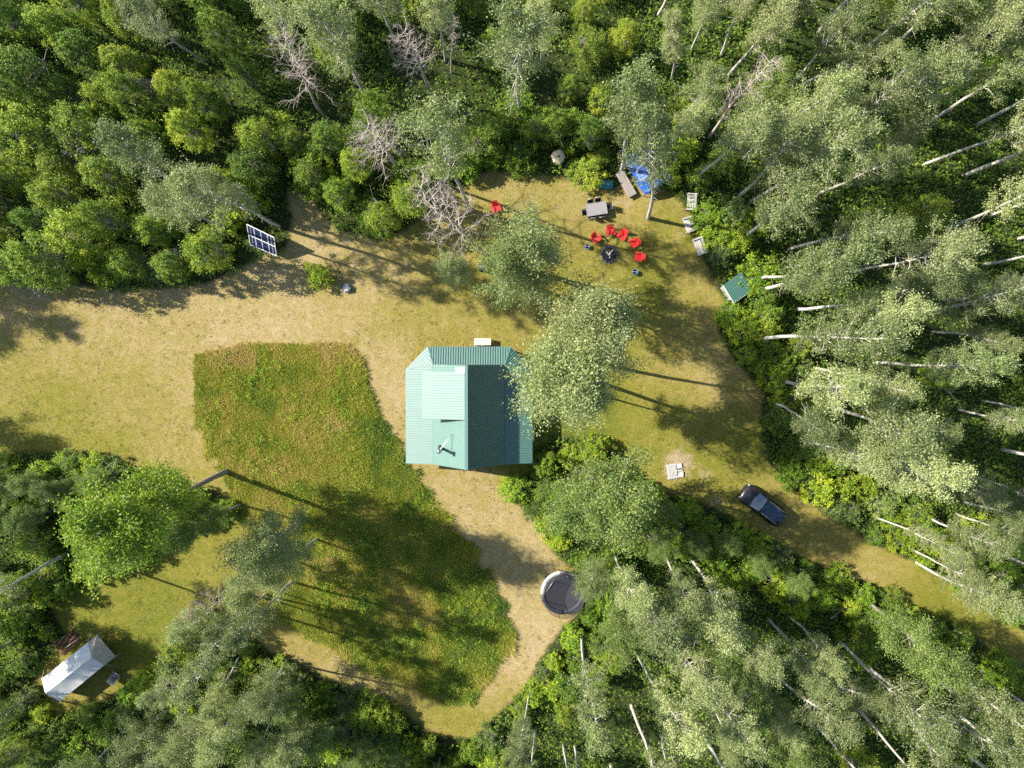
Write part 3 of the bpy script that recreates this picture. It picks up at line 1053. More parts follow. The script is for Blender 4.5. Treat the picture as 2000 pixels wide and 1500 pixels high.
# ------------------------------------------------------------------ red chairs, fire pit, buckets
def make_chair():
    t = thing('garden_chair', '', 'chair', group='red plastic garden chairs')
    R_ = MAT['red_plastic']
    s = MB()
    for k in range(5):                                   # slats of the sloping seat
        y = 0.30 - k * 0.125
        s.box((0, y, 0.37 - k * 0.035), (0.50, 0.115, 0.025), Matrix.Rotation(R(15), 3, 'X'))
    s.build('seat', R_, t)
    hs_ = (0.62, 0.70, 0.74, 0.70, 0.62)
    for k in range(5):                                   # fan of back slats with a rounded top
        x = (k - 2) * 0.105
        a = Vector((x * 0.85, -0.24, 0.22))
        top = Vector((x * 1.25, -0.24 - hs_[k] * 0.42, 0.22 + hs_[k] * 0.92))
        MB().bar(a, top, 0.098, 0.022, (0, 1, 0.4)).build('back_slat', R_, t)
    for sx in (-1, 1):
        MB().box((sx * 0.33, 0.06, 0.56), (0.13, 0.62, 0.028)).build('armrest', R_, t)
        MB().bar((sx * 0.33, 0.31, 0), (sx * 0.33, 0.29, 0.55), 0.07, 0.035).build('leg', R_, t)
        MB().bar((sx * 0.29, -0.42, 0), (sx * 0.30, -0.18, 0.55), 0.07, 0.035).build('leg', R_, t)
    MB().bar((-0.3, -0.34, 0.5), (0.3, -0.34, 0.5), 0.03, 0.06).build('back_rail', R_, t)
    return t


ch0 = make_chair()
FIRE = P(1190, 497)
for k, (px, py, ang, lb) in enumerate([
        (1163, 467, None, 'red plastic chair left of the others by the fire pit, nearest the small left bucket'),
        (1191, 453, None, 'red plastic chair straight above the fire pit, nearest the dining table'),
        (1214, 461, None, 'red plastic chair in the middle of the arc of five round the fire pit'),
        (1237, 476, None, 'red plastic chair to the upper right of the fire pit, fourth along the arc'),
        (1246, 503, None, 'red plastic chair right of the fire pit, at the lower end of the arc'),
        (969, 407, 200, 'red plastic chair standing alone beside the greyish trees, away from the fire')]):
    c = ch0 if k == 0 else copy_tree(ch0)
    p = P(px, py)
    c.location = p
    d = FIRE - p
    a = math.atan2(d.y, d.x) - math.pi / 2
    c.rotation_euler = (0, 0, a + rl.uniform(-.15, .15) if ang is None else R(ang))
    c.scale = (1.08, 1.08, 1.05)
    c['label'] = lb

fp = thing('fire_pit', 'round fire pit ringed with stones and filled with charcoal and white ash', 'fire pit', FIRE)
MB().lathe([(0.0, 0.07), (0.35, 0.06), (0.66, 0.09)], n=20).build('charcoal_bed', MAT['charcoal'], fp)
for k in range(16):
    a = k * 2 * math.pi / 16
    MB().rock((0.74 * math.cos(a), 0.74 * math.sin(a), 0.07), rl.uniform(0.08, 0.15), 40 + k, (1, 1, 0.9)).build('stone', MAT['dark_stone'], fp)
for k in range(7):
    a = rl.uniform(0, 6.28)
    q = Vector((rl.uniform(-.25, .3), rl.uniform(-.3, .25), 0.13))
    dl = Vector((math.cos(a), math.sin(a), 0.1)) * rl.uniform(0.18, 0.34)
    MB().tube([q - dl, q, q + dl], [0.045, 0.06, 0.04], 6, False).build('burnt_log', MAT['ash'] if k % 2 else MAT['charcoal'], fp)
ah = MB().lathe([(0.0, 0.006), (0.55, 0.006), (0.90, 0.006)], n=24).build('ash_ring', MAT['ash_ground'], fp)

for k, (px, py, lb) in enumerate(((1146.5, 482.5, 'small blue bucket to the left of the fire pit'), (1239, 532, 'blue bucket lying in shade below the lower right red chair'))):
    t = thing('bucket', lb.replace('lying', 'standing'), 'bucket', P(px, py), 0, 'blue buckets near the fire')
    s = 1.0 if k == 0 else 1.15
    MB().lathe([(0.0, 0.0), (0.17, 0.0), (0.215, 0.36), (0.235, 0.37), (0.235, 0.39), (0.2, 0.385), (0.16, 0.06), (0.0, 0.05)], n=18).build('pail', MAT['blue_plastic'], t)
    MB().tube([(0.23 * math.cos(a), 0.05 - 0.05 * math.sin(a), 0.36 + 0.06 * math.sin(a)) for a in np.linspace(0, math.pi, 9)], 0.01, 5).build('handle', MAT['white_metal'], t)
    MB().lathe([(0.0, 0.2), (0.185, 0.2)], n=16).build('water', MAT['glass'], t)
    t.scale = (s, s, s)

# ------------------------------------------------------------------ dining table with black chairs
TA = R(9)
tb = thing('dining_table', 'grey rectangular outdoor dining table with black chairs round it', 'table', P(1163.5, 411), TA)
MB().box((0, 0, 0.72), (1.86, 1.10, 0.035)).build('table_top', MAT['table_top'], tb)
b = MB()
for sy in (-1, 1):
    b.bar((-0.95, sy * 0.56, 0.725), (0.95, sy * 0.56, 0.725), 0.05, 0.055)
for sx in (-1, 1):
    b.bar((sx * 0.95, -0.535, 0.725), (sx * 0.95, 0.535, 0.725), 0.05, 0.055)
b.build('table_rim', MAT['grey_metal'], tb)
lg = MB().tube([(0, 0, 0), (0, 0, 0.7)], 0.03, 6).build('leg', MAT['black_metal'], tb)
lg.location = (-0.84, -0.46, 0)
for x, y in ((-0.84, 0.46), (0.84, -0.46), (0.84, 0.46)):
    part_copy(lg, tb, (x, y, 0))


def patio_chair():
    t = thing('patio_chair', '', 'chair', group='black patio chairs round the grey table')
    MB().box((0, 0, 0.42), (0.52, 0.50, 0.025)).build('seat', MAT['black_mesh'], t)
    MB().box((0, -0.31, 0.68), (0.50, 0.025, 0.48), Matrix.Rotation(R(14), 3, 'X')).build('backrest', MAT['black_mesh'], t)
    for sx in (-1, 1):
        MB().tube([(sx * 0.28, 0.26, 0), (sx * 0.28, 0.26, 0.62), (sx * 0.28, -0.28, 0.62), (sx * 0.28, -0.40, 0)], 0.018, 6).build('side_frame', MAT['black_metal'], t)
        MB().box((sx * 0.285, 0.0, 0.645), (0.06, 0.46, 0.02)).build('armrest', MAT['black_metal'], t)
    MB().tube([(-0.27, -0.30, 0.55), (-0.27, -0.42, 0.95), (0.27, -0.42, 0.95), (0.27, -0.30, 0.55)], 0.022, 6).build('back_frame', MAT['grey_metal'], t)
    return t


pc0 = patio_chair()
Mt = Matrix.Translation(P(1163.5, 411)) @ Matrix.Rotation(TA, 4, 'Z')
for k, (x, y, a, lb) in enumerate(((-1.05, -0.12, -90, 'black chair at the left end of the grey table'), (1.10, 0.05, 90, 'black chair at the right end of the grey table'),
                                   (-0.45, 0.55, 180, 'left one of two black chairs tucked in above the grey table'), (0.28, 0.58, 180, 'right one of two black chairs tucked in above the grey table'),
                                   (-0.42, -0.42, 0, 'left one of two black chairs tucked in below the grey table'), (0.40, -0.46, 0, 'right one of two black chairs tucked in below the grey table'))):
    c = pc0 if k == 0 else copy_tree(pc0)
    c.location = Mt @ Vector((x, y, 0))
    c.rotation_euler = (0, 0, TA + R(a))
    c['label'] = lb


# ------------------------------------------------------------------ grey wooden benches
def make_bench():
    t = thing('wooden_bench', '', 'bench', group='grey wooden benches at the edge of the shrubs')
    Wd = MAT['grey_wood']
    for k in range(5):
        MB().bar((-0.72, -0.26 + k * 0.135, 0.42), (0.72, -0.26 + k * 0.135, 0.42), 0.115, 0.03).build('seat_slat', Wd, t)
    for k in range(4):
        z = 0.5 + k * 0.12
        y = 0.40 + k * 0.035
        MB().bar((-0.72, y, z), (0.72, y, z), 0.03, 0.10, (0, -0.3, 1)).build('back_slat', Wd, t)
    for sx in (-1, 1):
        MB().bar((sx * 0.77, -0.36, 0.63), (sx * 0.77, 0.46, 0.63), 0.12, 0.03).build('armrest', Wd, t)
        MB().bar((sx * 0.75, -0.30, 0), (sx * 0.75, -0.30, 0.61), 0.08, 0.06).build('leg', Wd, t)
        MB().bar((sx * 0.75, 0.36, 0), (sx * 0.75, 0.50, 0.95), 0.08, 0.06).build('leg', Wd, t)
        MB().bar((sx * 0.72, -0.3, 0.37), (sx * 0.72, 0.38, 0.37), 0.05, 0.08).build('seat_rail', Wd, t)
    return t


bn0 = make_bench()
for k, (px, py, ang, s, lb) in enumerate(((1346, 396, 86, 0.95, 'grey slatted bench, top one of three beside the bright shrubs'),
                                          (1341, 441, 108, 0.88, 'grey slatted bench crossed by a trunk shadow, middle of three'),
                                          (1362, 483, 110, 1.0, 'grey slatted bench, lowest and largest of three beside the bright shrubs'))):
    c = bn0 if k == 0 else copy_tree(bn0)
    c.location = P(px, py)
    c.rotation_euler = (0, 0, R(ang + 180))
    c.scale = (s, s, s)
    c['label'] = lb

# ------------------------------------------------------------------ small green roofed shed
sd_ = thing('small_shed', 'small wooden shed with a green metal roof tucked into the shrubs', 'shed', P(1427, 566), R(35))
ss = MB()
for sx in (-1, 1):
    ss.box((sx * 0.72, 0, 0.95), (0.06, 1.5, 1.9))
ss.box((0, 0.72, 0.95), (1.38, 0.06, 1.9))
ss.box((-0.46, -0.72, 0.95), (0.46, 0.06, 1.9))
ss.box((0.46, -0.72, 0.95), (0.46, 0.06, 1.9))
ss.build('wall', MAT['grey_wood'], sd_)
MB().box((0, -0.73, 0.92), (0.44, 0.05, 1.8)).build('door', MAT['brown_wood'], sd_)
rr_ = ribbed([(-1.02, -0.98, 1.98), (1.02, -0.98, 1.98), (1.02, 0.98, 2.32), (-1.02, 0.98, 2.32)], (1, 0, 0), 0.2)
rr_.build('roof', MAT['green_roof'], sd_)
MB().bar((-1.05, -1.0, 1.93), (-1.05, 1.0, 2.27), 0.03, 0.14).build('barge_board', MAT['white_trim'], sd_)
MB().bar((-1.03, -1.01, 1.91), (1.03, -1.01, 1.91), 0.03, 0.12).build('eave_board', MAT['white_trim'], sd_)

# ------------------------------------------------------------------ blue tarp shelter, board, tub, spool
ct_ = P(1262, 335)
tp = thing('tarp_shelter', 'bright blue tarp stretched over a low ridge frame under the aspens', 'tarp shelter', ct_, R(31))
n_, m_ = 18, 20
vs, fs = [], []
for j in range(m_ + 1):
    for i in range(n_ + 1):
        u, v = i / n_ * 2 - 1, j / m_ * 2 - 1
        z = 1.65 - 0.75 * abs(u) ** 1.1 - 0.06 * math.cos(v * 9) * (1 - abs(u)) + 0.05 * math.sin(u * 13 + v * 6) * abs(u) + 0.03 * math.sin(v * 23 + u * 4)
        vs.append((u * 1.55 * (1 - 0.04 * math.cos(v * 7)), v * 1.95 * (1 - 0.04 * math.cos(u * 5)), z))
for j in range(m_):
    for i in range(n_):
        a = j * (n_ + 1) + i
        fs.append((a, a + 1, a + n_ + 2, a + n_ + 1))
b = MB()
b.add(vs, fs, True)
o = b.build('tarp_sheet', MAT['blue_tarp'], tp)
sm = o.modifiers.new('thickness', 'SOLIDIFY')
sm.thickness = 0.008
MB().tube([(0, -1.98, 1.52), (0, 1.98, 1.52)], 0.05, 6).build('ridge_pole', MAT['pale_wood'], tp)
for x, y, z in ((0, -1.9, 1.5), (0, 1.9, 1.5), (-1.45, -1.8, 0.9), (1.45, -1.8, 0.9), (-1.45, 1.8, 0.9), (1.45, 1.8, 0.9)):
    MB().tube([(x, y, 0), (x, y, z)], 0.04, 6).build('post', MAT['grey_wood'], tp)
bd = thing('wooden_platform', 'long grey wooden plank platform beside the blue tarp', 'platform', P(1221, 361), R(-60))
pl = MB().box((0, 0, 0), (2.6, 0.27, 0.04)).build('plank', MAT['brown_grey_wood'], bd)
pl.location = (0, -0.29, 0.45)
for y in (0.0, 0.29):
    part_copy(pl, bd, (0, y, 0.45 + 0.003 * (y > 0)))
for x in (-1.1, 0, 1.1):
    MB().box((x, 0, 0.215), (0.1, 0.8, 0.42)).build('bearer', MAT['brown_grey_wood'], bd)
tu = thing('plastic_tub', 'teal plastic tub turned upside down at the top edge of the clearing', 'tub', P(1182, 361), R(-8))
b = MB()
prof = [(1.0, 0.0, 0.0), (0.98, 0.03, 0.03), (0.94, 0.30, 0.25), (0.86, 0.38, 0.38), (0.6, 0.41, 0.41), (0.0, 0.42, 0.42)]
vs, fs, nn_ = [], [], 28
for s, z, _ in prof:
    for k in range(nn_):
        a = 2 * math.pi * k / nn_
        cx_, sx_ = math.cos(a), math.sin(a)
        vs.append((0.80 * s * math.copysign(abs(cx_) ** 0.55, cx_), 0.43 * s * math.copysign(abs(sx_) ** 0.55, sx_), z + 0.012 * math.sin(a * 6)))
for i in range(len(prof) - 1):
    for k in range(nn_):
        k2 = (k + 1) % nn_
        fs.append((i * nn_ + k, i * nn_ + k2, (i + 1) * nn_ + k2, (i + 1) * nn_ + k))
b.add(vs, fs, True)
b.build('tub_shell', MAT['teal_plastic'], tu)
b = MB()
for y in (-0.16, 0, 0.16):
    b.bar((-0.5, y, 0.425), (0.5, y, 0.425), 0.05, 0.02)
b.build('raised_rib', MAT['teal_plastic'], tu)

sp = thing('wooden_spool', 'pale wooden cable spool top with a dark centre hole, half grown over by shrubs', 'spool', P(1089, 311), R(20))
for k in range(6):
    x0 = -0.6 + k * 0.2
    hw = math.sqrt(max(0.06, 0.62 ** 2 - (x0 + 0.1) ** 2))
    if k == 3:
        for s in (-1, 1):
            MB().box((x0 + 0.1, s * (hw + 0.08) / 2, 0.86), (0.192, hw - 0.08, 0.05)).build('plank', MAT['pale_wood'], sp)
    else:
        MB().box((x0 + 0.1, 0, 0.86 + 0.004 * (k % 2)), (0.192, 2 * hw, 0.05)).build('plank', MAT['pale_wood'], sp)
MB().lathe([(0.32, 0.1), (0.32, 0.83)], n=14).build('drum', MAT['brown_wood'], sp)
MB().lathe([(0.0, 0.0), (0.6, 0.0), (0.6, 0.08), (0.0, 0.08)], n=18, smooth=False).build('lower_flange', MAT['pale_wood'], sp)

# ------------------------------------------------------------------ table by the porch, board, covered grill
pt = thing('picnic_bench', 'pale wooden table just above the porch roof of the cabin', 'table', P(943, 668), 0)
for k in range(4):
    MB().bar((-0.80, 0.26 - k * 0.165, 0.72 + 0.002 * (k % 2)), (0.80, 0.26 - k * 0.165, 0.72 + 0.002 * (k % 2)), 0.15, 0.035).build('plank', MAT['pink_wood'], pt)
for sx in (-1, 1):
    MB().bar((sx * 0.65, -0.25, 0), (sx * 0.65, -0.25, 0.70), 0.08, 0.08).build('leg', MAT['grey_wood'], pt)
    MB().bar((sx * 0.65, 0.25, 0), (sx * 0.65, 0.25, 0.70), 0.08, 0.08).build('leg', MAT['grey_wood'], pt)
    MB().bar((sx * 0.65, -0.3, 0.66), (sx * 0.65, 0.3, 0.66), 0.05, 0.08).build('batten', MAT['grey_wood'], pt)
bo = MB().box((0, 0, 0), (1.2, 0.16, 0.05)).build('board', MAT['brown_wood'])
bo.location = P(1012, 684, 0.03)
bo.rotation_euler = (0, 0, R(-40))
tag(bo, 'brown board lying on the ground by the upper right porch corner', 'board')
wb = MB().box((0, 0, 0.55), (0.10, 0.75, 1.1)).build('panel', MAT['white_trim'])
wb.location = P(1043, 852)
wb.rotation_euler = (0, R(-6), R(4))
tag(wb, 'white panel standing in the shade at the right eave of the cabin', 'panel')
gr = thing('covered_grill', 'dark blue grey covered barbecue grill under the trees of the clearing', 'grill', P(945, 522), R(10))
b = MB()
b.box((0, 0, 0.42), (1.0, 0.62, 0.84), taper=0.93)
b.lathe([(0.0, 1.08), (0.2, 1.05), (0.38, 0.95), (0.44, 0.83)], n=14)
b.build('cover', MAT['dark_tarp'], gr)
for x in (-0.42, 0.42):
    MB().tube([(x, -0.36, 0.1), (x, -0.29, 0.1)], 0.1, 10).build('wheel', MAT['black_metal'], gr)

# ------------------------------------------------------------------ wooden pallet on ashy ground
pa = thing('wooden_pallet', 'weathered grey slatted pallet beside the ashy patch, one end broken open', 'pallet', P(1316, 920), R(8))
for k in range(8):
    MB().box((-0.62 + k * 0.12, 0.02 * (k % 2), 0.145 + 0.003 * (k % 3)), (0.088, 1.45, 0.022), Matrix.Rotation(R(rl.uniform(-1.5, 1.5)), 3, 'Z')).build('slat', MAT['grey_wood'], pa)
for y in (-0.62, 0, 0.62):
    MB().box((0.05, y, 0.068), (1.55, 0.09, 0.13)).build('bearer', MAT['grey_wood'], pa)
MB().box((0.58, 0.44, 0.15), (0.46, 0.42, 0.03), Matrix.Rotation(R(5), 3, 'Z')).build('loose_board', MAT['grey_wood'], pa)
MB().box((0.60, -0.36, 0.15), (0.50, 0.50, 0.03), Matrix.Rotation(R(-6), 3, 'Z')).build('loose_board', MAT['grey_wood'], pa)

# ------------------------------------------------------------------ trampoline
tc_ = P(1098, 1152)
tm_ = thing('trampoline', 'round black trampoline with a safety net at the end of the brown path', 'trampoline', tc_)
RT = 2.05
ring = [(RT * math.cos(a), RT * math.sin(a), 0.82) for a in np.linspace(0, 2 * math.pi, 33)]
MB().tube(ring, 0.035, 6, caps=False).build('frame_ring', MAT['black_metal'], tm_)
MB().lathe([(0.0, 0.80), (0.9, 0.805), (RT - 0.27, 0.82)], n=40).build('jumping_mat', MAT['mat_black'], tm_)
seg = MB()
for k in range(4):
    a0, a1 = k * math.pi / 2 + 1.65, k * math.pi / 2 + 1.65 + math.pi / 2 - 0.015
    vs, fs = [], []
    for i in range(11):
        a = a0 + (a1 - a0) * i / 10
        for r_, z in ((RT - 0.30, 0.845), (RT - 0.28, 0.875), (RT + 0.06, 0.875), (RT + 0.08, 0.80)):
            vs.append((r_ * math.cos(a), r_ * math.sin(a), z))
    for i in range(10):
        for j in range(3):
            q = i * 4 + j
            fs.append((q, q + 4, q + 5, q + 1))
    b = MB()
    b.add(vs, fs, True)
    o = b.build('edge_pad', MAT['pad'] if k == 0 else MAT['dark_tarp'], tm_, 'pale green edge pad' if k == 0 else None)
    s_ = o.modifiers.new('thickness', 'SOLIDIFY')
    s_.thickness = 0.01
for k in range(6):
    a = k * math.pi / 3 + 0.35
    c_, s_ = math.cos(a), math.sin(a)
    MB().tube([((RT + 0.07) * c_, (RT + 0.07) * s_, 0.0), ((RT + 0.07) * c_, (RT + 0.07) * s_, 1.9), ((RT - 0.02) * c_, (RT - 0.02) * s_, 2.55)], 0.025, 6).build('net_pole', MAT['black_metal'], tm_)
net = MB()
vs, fs = [], []
for z in (0.86, 1.4, 1.95, 2.5):
    for k in range(36):
        a = 2 * math.pi * k / 36
        r_ = RT - 0.12 - 0.05 * math.cos(3 * (a - 0.35)) ** 2 * (z > 1)
        vs.append((r_ * math.cos(a), r_ * math.sin(a), z))
for j in range(3):
    for k in range(36):
        k2 = (k + 1) % 36
        fs.append((j * 36 + k, j * 36 + k2, (j + 1) * 36 + k2, (j + 1) * 36 + k))
net.add(vs, fs, True)
net.build('safety_net', MAT['net'], tm_)
MB().tube([((RT - 0.13) * math.cos(a), (RT - 0.13) * math.sin(a), 2.5) for a in np.linspace(0, 2 * math.pi, 33)], 0.014, 5, caps=False).build('net_rim', MAT['mat_black'], tm_)
for k in range(3):
    a = k * 2 * math.pi / 3
    for da in (-0.35, 0.35):
        MB().tube([(RT * math.cos(a + da), RT * math.sin(a + da), 0.8), (RT * math.cos(a + da), RT * math.sin(a + da), 0.03)], 0.025, 6).build('leg', MAT['black_metal'], tm_)
MB().tube([(-1.55, 0.15, 0.9), (-0.75, 1.35, 0.9)], 0.045, 6).build('foam_roll', MAT['grey_metal'], tm_)

# ------------------------------------------------------------------ car
hd = Vector((-0.79, 0.61, 0)).normalized()
car = thing('parked_car', 'dark grey station wagon crossover parked on the mown track', 'car', P(1484, 984), math.atan2(hd.y, hd.x))
car.scale = (1.05, 1.08, 1.05)
L2, W2 = 2.28, 0.92
# stations along x: (x, half width at sill, half width at belt, hood/belt height)
stn = [(2.28, 0.55, 0.52, 0.42, 0.62), (2.20, 0.72, 0.68, 0.30, 0.76), (2.0, 0.86, 0.79, 0.24, 0.86), (1.5, 0.92, 0.84, 0.22, 0.95), (1.0, 0.92, 0.86, 0.22, 1.01), (0.6, 0.915, 0.87, 0.22, 1.04),
       (0.0, 0.91, 0.875, 0.22, 1.04), (-0.8, 0.91, 0.87, 0.22, 1.05), (-1.5, 0.92, 0.86, 0.22, 1.06), (-2.0, 0.88, 0.82, 0.26, 1.05), (-2.22, 0.78, 0.74, 0.34, 0.98), (-2.30, 0.68, 0.64, 0.45, 0.80)]
b = MB()
vs, fs = [], []
for x, ws, wb_, z0, z1 in stn:
    zm = z0 + (z1 - z0) * 0.55
    vs += [(x, -ws * 0.94, z0), (x, -ws, zm), (x, -wb_, z1 - 0.05), (x, -wb_ * 0.90, z1), (x, 0, z1 + 0.035), (x, wb_ * 0.90, z1), (x, wb_, z1 - 0.05), (x, ws, zm), (x, ws * 0.94, z0)]
for i in range(len(stn) - 1):
    for k in range(9):
        k2 = (k + 1) % 9
        fs.append((i * 9 + k, (i + 1) * 9 + k, (i + 1) * 9 + k2, i * 9 + k2))
fs.append(tuple(range(9)))
fs.append(tuple(range((len(stn) - 1) * 9, len(stn) * 9))[::-1])
b.add(vs, fs, True)
b.build('body', MAT['car_paint'], car)
# greenhouse
gh = [(0.98, 0.76, 1.03), (0.22, 0.645, 1.50), (-0.4, 0.645, 1.545), (-1.3, 0.63, 1.53), (-1.85, 0.60, 1.44), (-2.16, 0.68, 1.04)]
b = MB()
r_poly = [(0.26, 0.56, 1.51), (-0.4, 0.60, 1.555), (-1.3, 0.575, 1.54), (-1.83, 0.50, 1.45)]
vs = []
for x, w_, z in r_poly:
    vs += [(x, -w_, z - 0.015), (x, -w_ * 0.5, z + 0.02), (x, w_ * 0.5, z + 0.02), (x, w_, z - 0.015)]
fs = [(i * 4 + k, i * 4 + k + 1, i * 4 + k + 5, i * 4 + k + 4) for i in range(3) for k in range(3)]
b.add(vs, fs, True)
b.build('glass_roof', MAT['car_glass'], car)
b = MB()
for sy in (-1, 1):
    pts = [Vector((x, sy * (w_ + 0.02), z - 0.02)) for x, w_, z in gh]
    b.tube(pts, [0.05, 0.055, 0.05, 0.05, 0.055, 0.06], 6)
    b.bar((-0.30, sy * 0.80, 1.03), (-0.28, sy * 0.655, 1.50), 0.05, 0.07)
    b.bar((-1.35, sy * 0.80, 1.04), (-1.32, sy * 0.65, 1.49), 0.05, 0.07)
b.tube([(0.22, -0.62, 1.49), (0.24, 0, 1.53), (0.22, 0.62, 1.49)], 0.04, 6)
b.tube([(-1.85, -0.58, 1.42), (-1.87, 0, 1.46), (-1.85, 0.58, 1.42)], 0.06, 6)
b.build('pillar_frame', MAT['car_paint'], car)
b = MB()
b.add([(1.02, -0.74, 1.02), (1.14, 0, 1.05), (1.02, 0.74, 1.02), (0.24, 0.61, 1.49), (0.26, 0, 1.525), (0.24, -0.61, 1.49)], [(0, 1, 4, 5), (1, 2, 3, 4)], True)
b.build('windshield', MAT['windshield'], car)
b = MB()
b.add([(-2.17, -0.66, 1.03), (-2.22, 0, 1.04), (-2.17, 0.66, 1.03), (-1.87, 0.56, 1.42), (-1.90, 0, 1.45), (-1.87, -0.56, 1.42)], [(0, 5, 4, 1), (1, 4, 3, 2)], True)
b.build('rear_window', MAT['glass'], car)
for sy in (-1, 1):
    for x0, x1 in ((0.88, -0.28), (-0.34, -1.32), (-1.38, -2.05)):
        t0 = min(x0, 0.25)
        b = MB()
        q = [(x0, sy * 0.81, 1.03), (x1, sy * 0.81, 1.04), (max(x1, -1.86), sy * 0.655, 1.47), (t0, sy * 0.655, 1.48)]
        b.prism(q if sy > 0 else q[::-1], 0.01)
        b.build('side_window', MAT['glass'], car)
    MB().tube([(0.05, sy * 0.64, 1.56), (-0.1, sy * 0.64, 1.615), (-1.5, sy * 0.62, 1.60), (-1.7, sy * 0.61, 1.53)], 0.022, 6).build('roof_rail', MAT['silver'], car)
    mm = MB().box((0.62, sy * 1.02, 1.08), (0.13, 0.24, 0.15), taper=0.8).build('side_mirror', MAT['car_trim'], car)
    MB().box((2.10, sy * 0.62, 0.72), (0.20, 0.26, 0.10), Matrix.Rotation(R(-22 * sy), 3, 'Z')).build('headlight', MAT['lamp_clear'], car)
    MB().box((-2.22, sy * 0.63, 0.88), (0.10, 0.20, 0.22)).build('tail_light', MAT['lamp_red'], car)
    for x in (1.42, -1.40):
        wh = MB().tube([(x, sy * 0.70, 0.34), (x, sy * 0.93, 0.34)], 0.34, 20).build('wheel', MAT['tyre'], car)
        MB().tube([(x, sy * 0.90, 0.34), (x, sy * 0.94, 0.34)], 0.22, 14).build('rim', MAT['silver'], wh)
    MB().bar((1.55, sy * 0.30, 1.0), (1.06, sy * 0.45, 1.045), 0.02, 0.012).build('hood_crease', MAT['car_paint'], car)
    MB().bar((1.08, sy * 0.5, 1.045), (0.85, sy * 0.05, 1.165), 0.022, 0.02).build('wiper', MAT['car_trim'], car)
b = MB()
b.box((2.27, 0, 0.48), (0.10, 1.0, 0.16))
b.box((-2.28, 0, 0.5), (0.10, 1.2, 0.2))
b.build('bumper', MAT['car_trim'], car)
MB().box((2.28, 0, 0.64), (0.06, 0.9, 0.10)).build('grille', MAT['car_trim'], car)
MB().box((-1.93, 0, 1.46), (0.22, 1.06, 0.03), Matrix.Rotation(R(14), 3, 'Y')).build('roof_spoiler', MAT['car_trim'], car)

# fallen trunks in the woods
for px, py, ang, L_, lb in ((1655, 1186, 12, 3.2, 'fallen grey trunk in the dark gap beside the thick grey trunked poplar'), (1640, 1195, 40, 2.2, 'shorter fallen trunk crossing the dark gap below the track'),
                            (1070, 610, -35, 1.6, 'short fallen log by the trees between the clearing and the cabin')):
    o = MB().tube([(-L_ / 2, 0, 0), (0, 0.06, 0.02), (L_ / 2, -0.04, 0)], [0.12, 0.1, 0.06], 8).build('fallen_log', MAT['grey_bark'])
    o.location = P(px, py, 0.12)
    o.rotation_euler = (0, 0, R(ang))
    tag(o, lb, 'log', 'fallen logs')


# ------------------------------------------------------------------ vegetation
def tubes_mesh(name, tubes, mat, twig=None):
    """list of (points, radii, sides) as one mesh; the first tube is the stem, the others may be twigs"""
    b = MB()
    n_stem = 0
    for k, (pts, rad, n) in enumerate(tubes):
        b.tube(pts, rad, n, True, False)
        if k == 0:
            n_stem = len(b.f)
    me_ = b.mesh(name, mat)
    if twig is not None:
        me_.materials.append(twig)
        idx = np.zeros(len(b.f), dtype=np.int32)
        idx[n_stem:] = 1
        me_.polygons.foreach_set('material_index', idx)
    return me_


def grow(rg, p, d, length, seg, curve, droop=0.0):
    pts = [Vector(p)]
    d = Vector(d).normalized()
    for i in range(seg):
        d = (d + Vector((rg.gauss(0, curve), rg.gauss(0, curve), rg.gauss(0, curve) + droop))).normalized()
        pts.append(pts[-1] + d * (length / seg))
    return pts


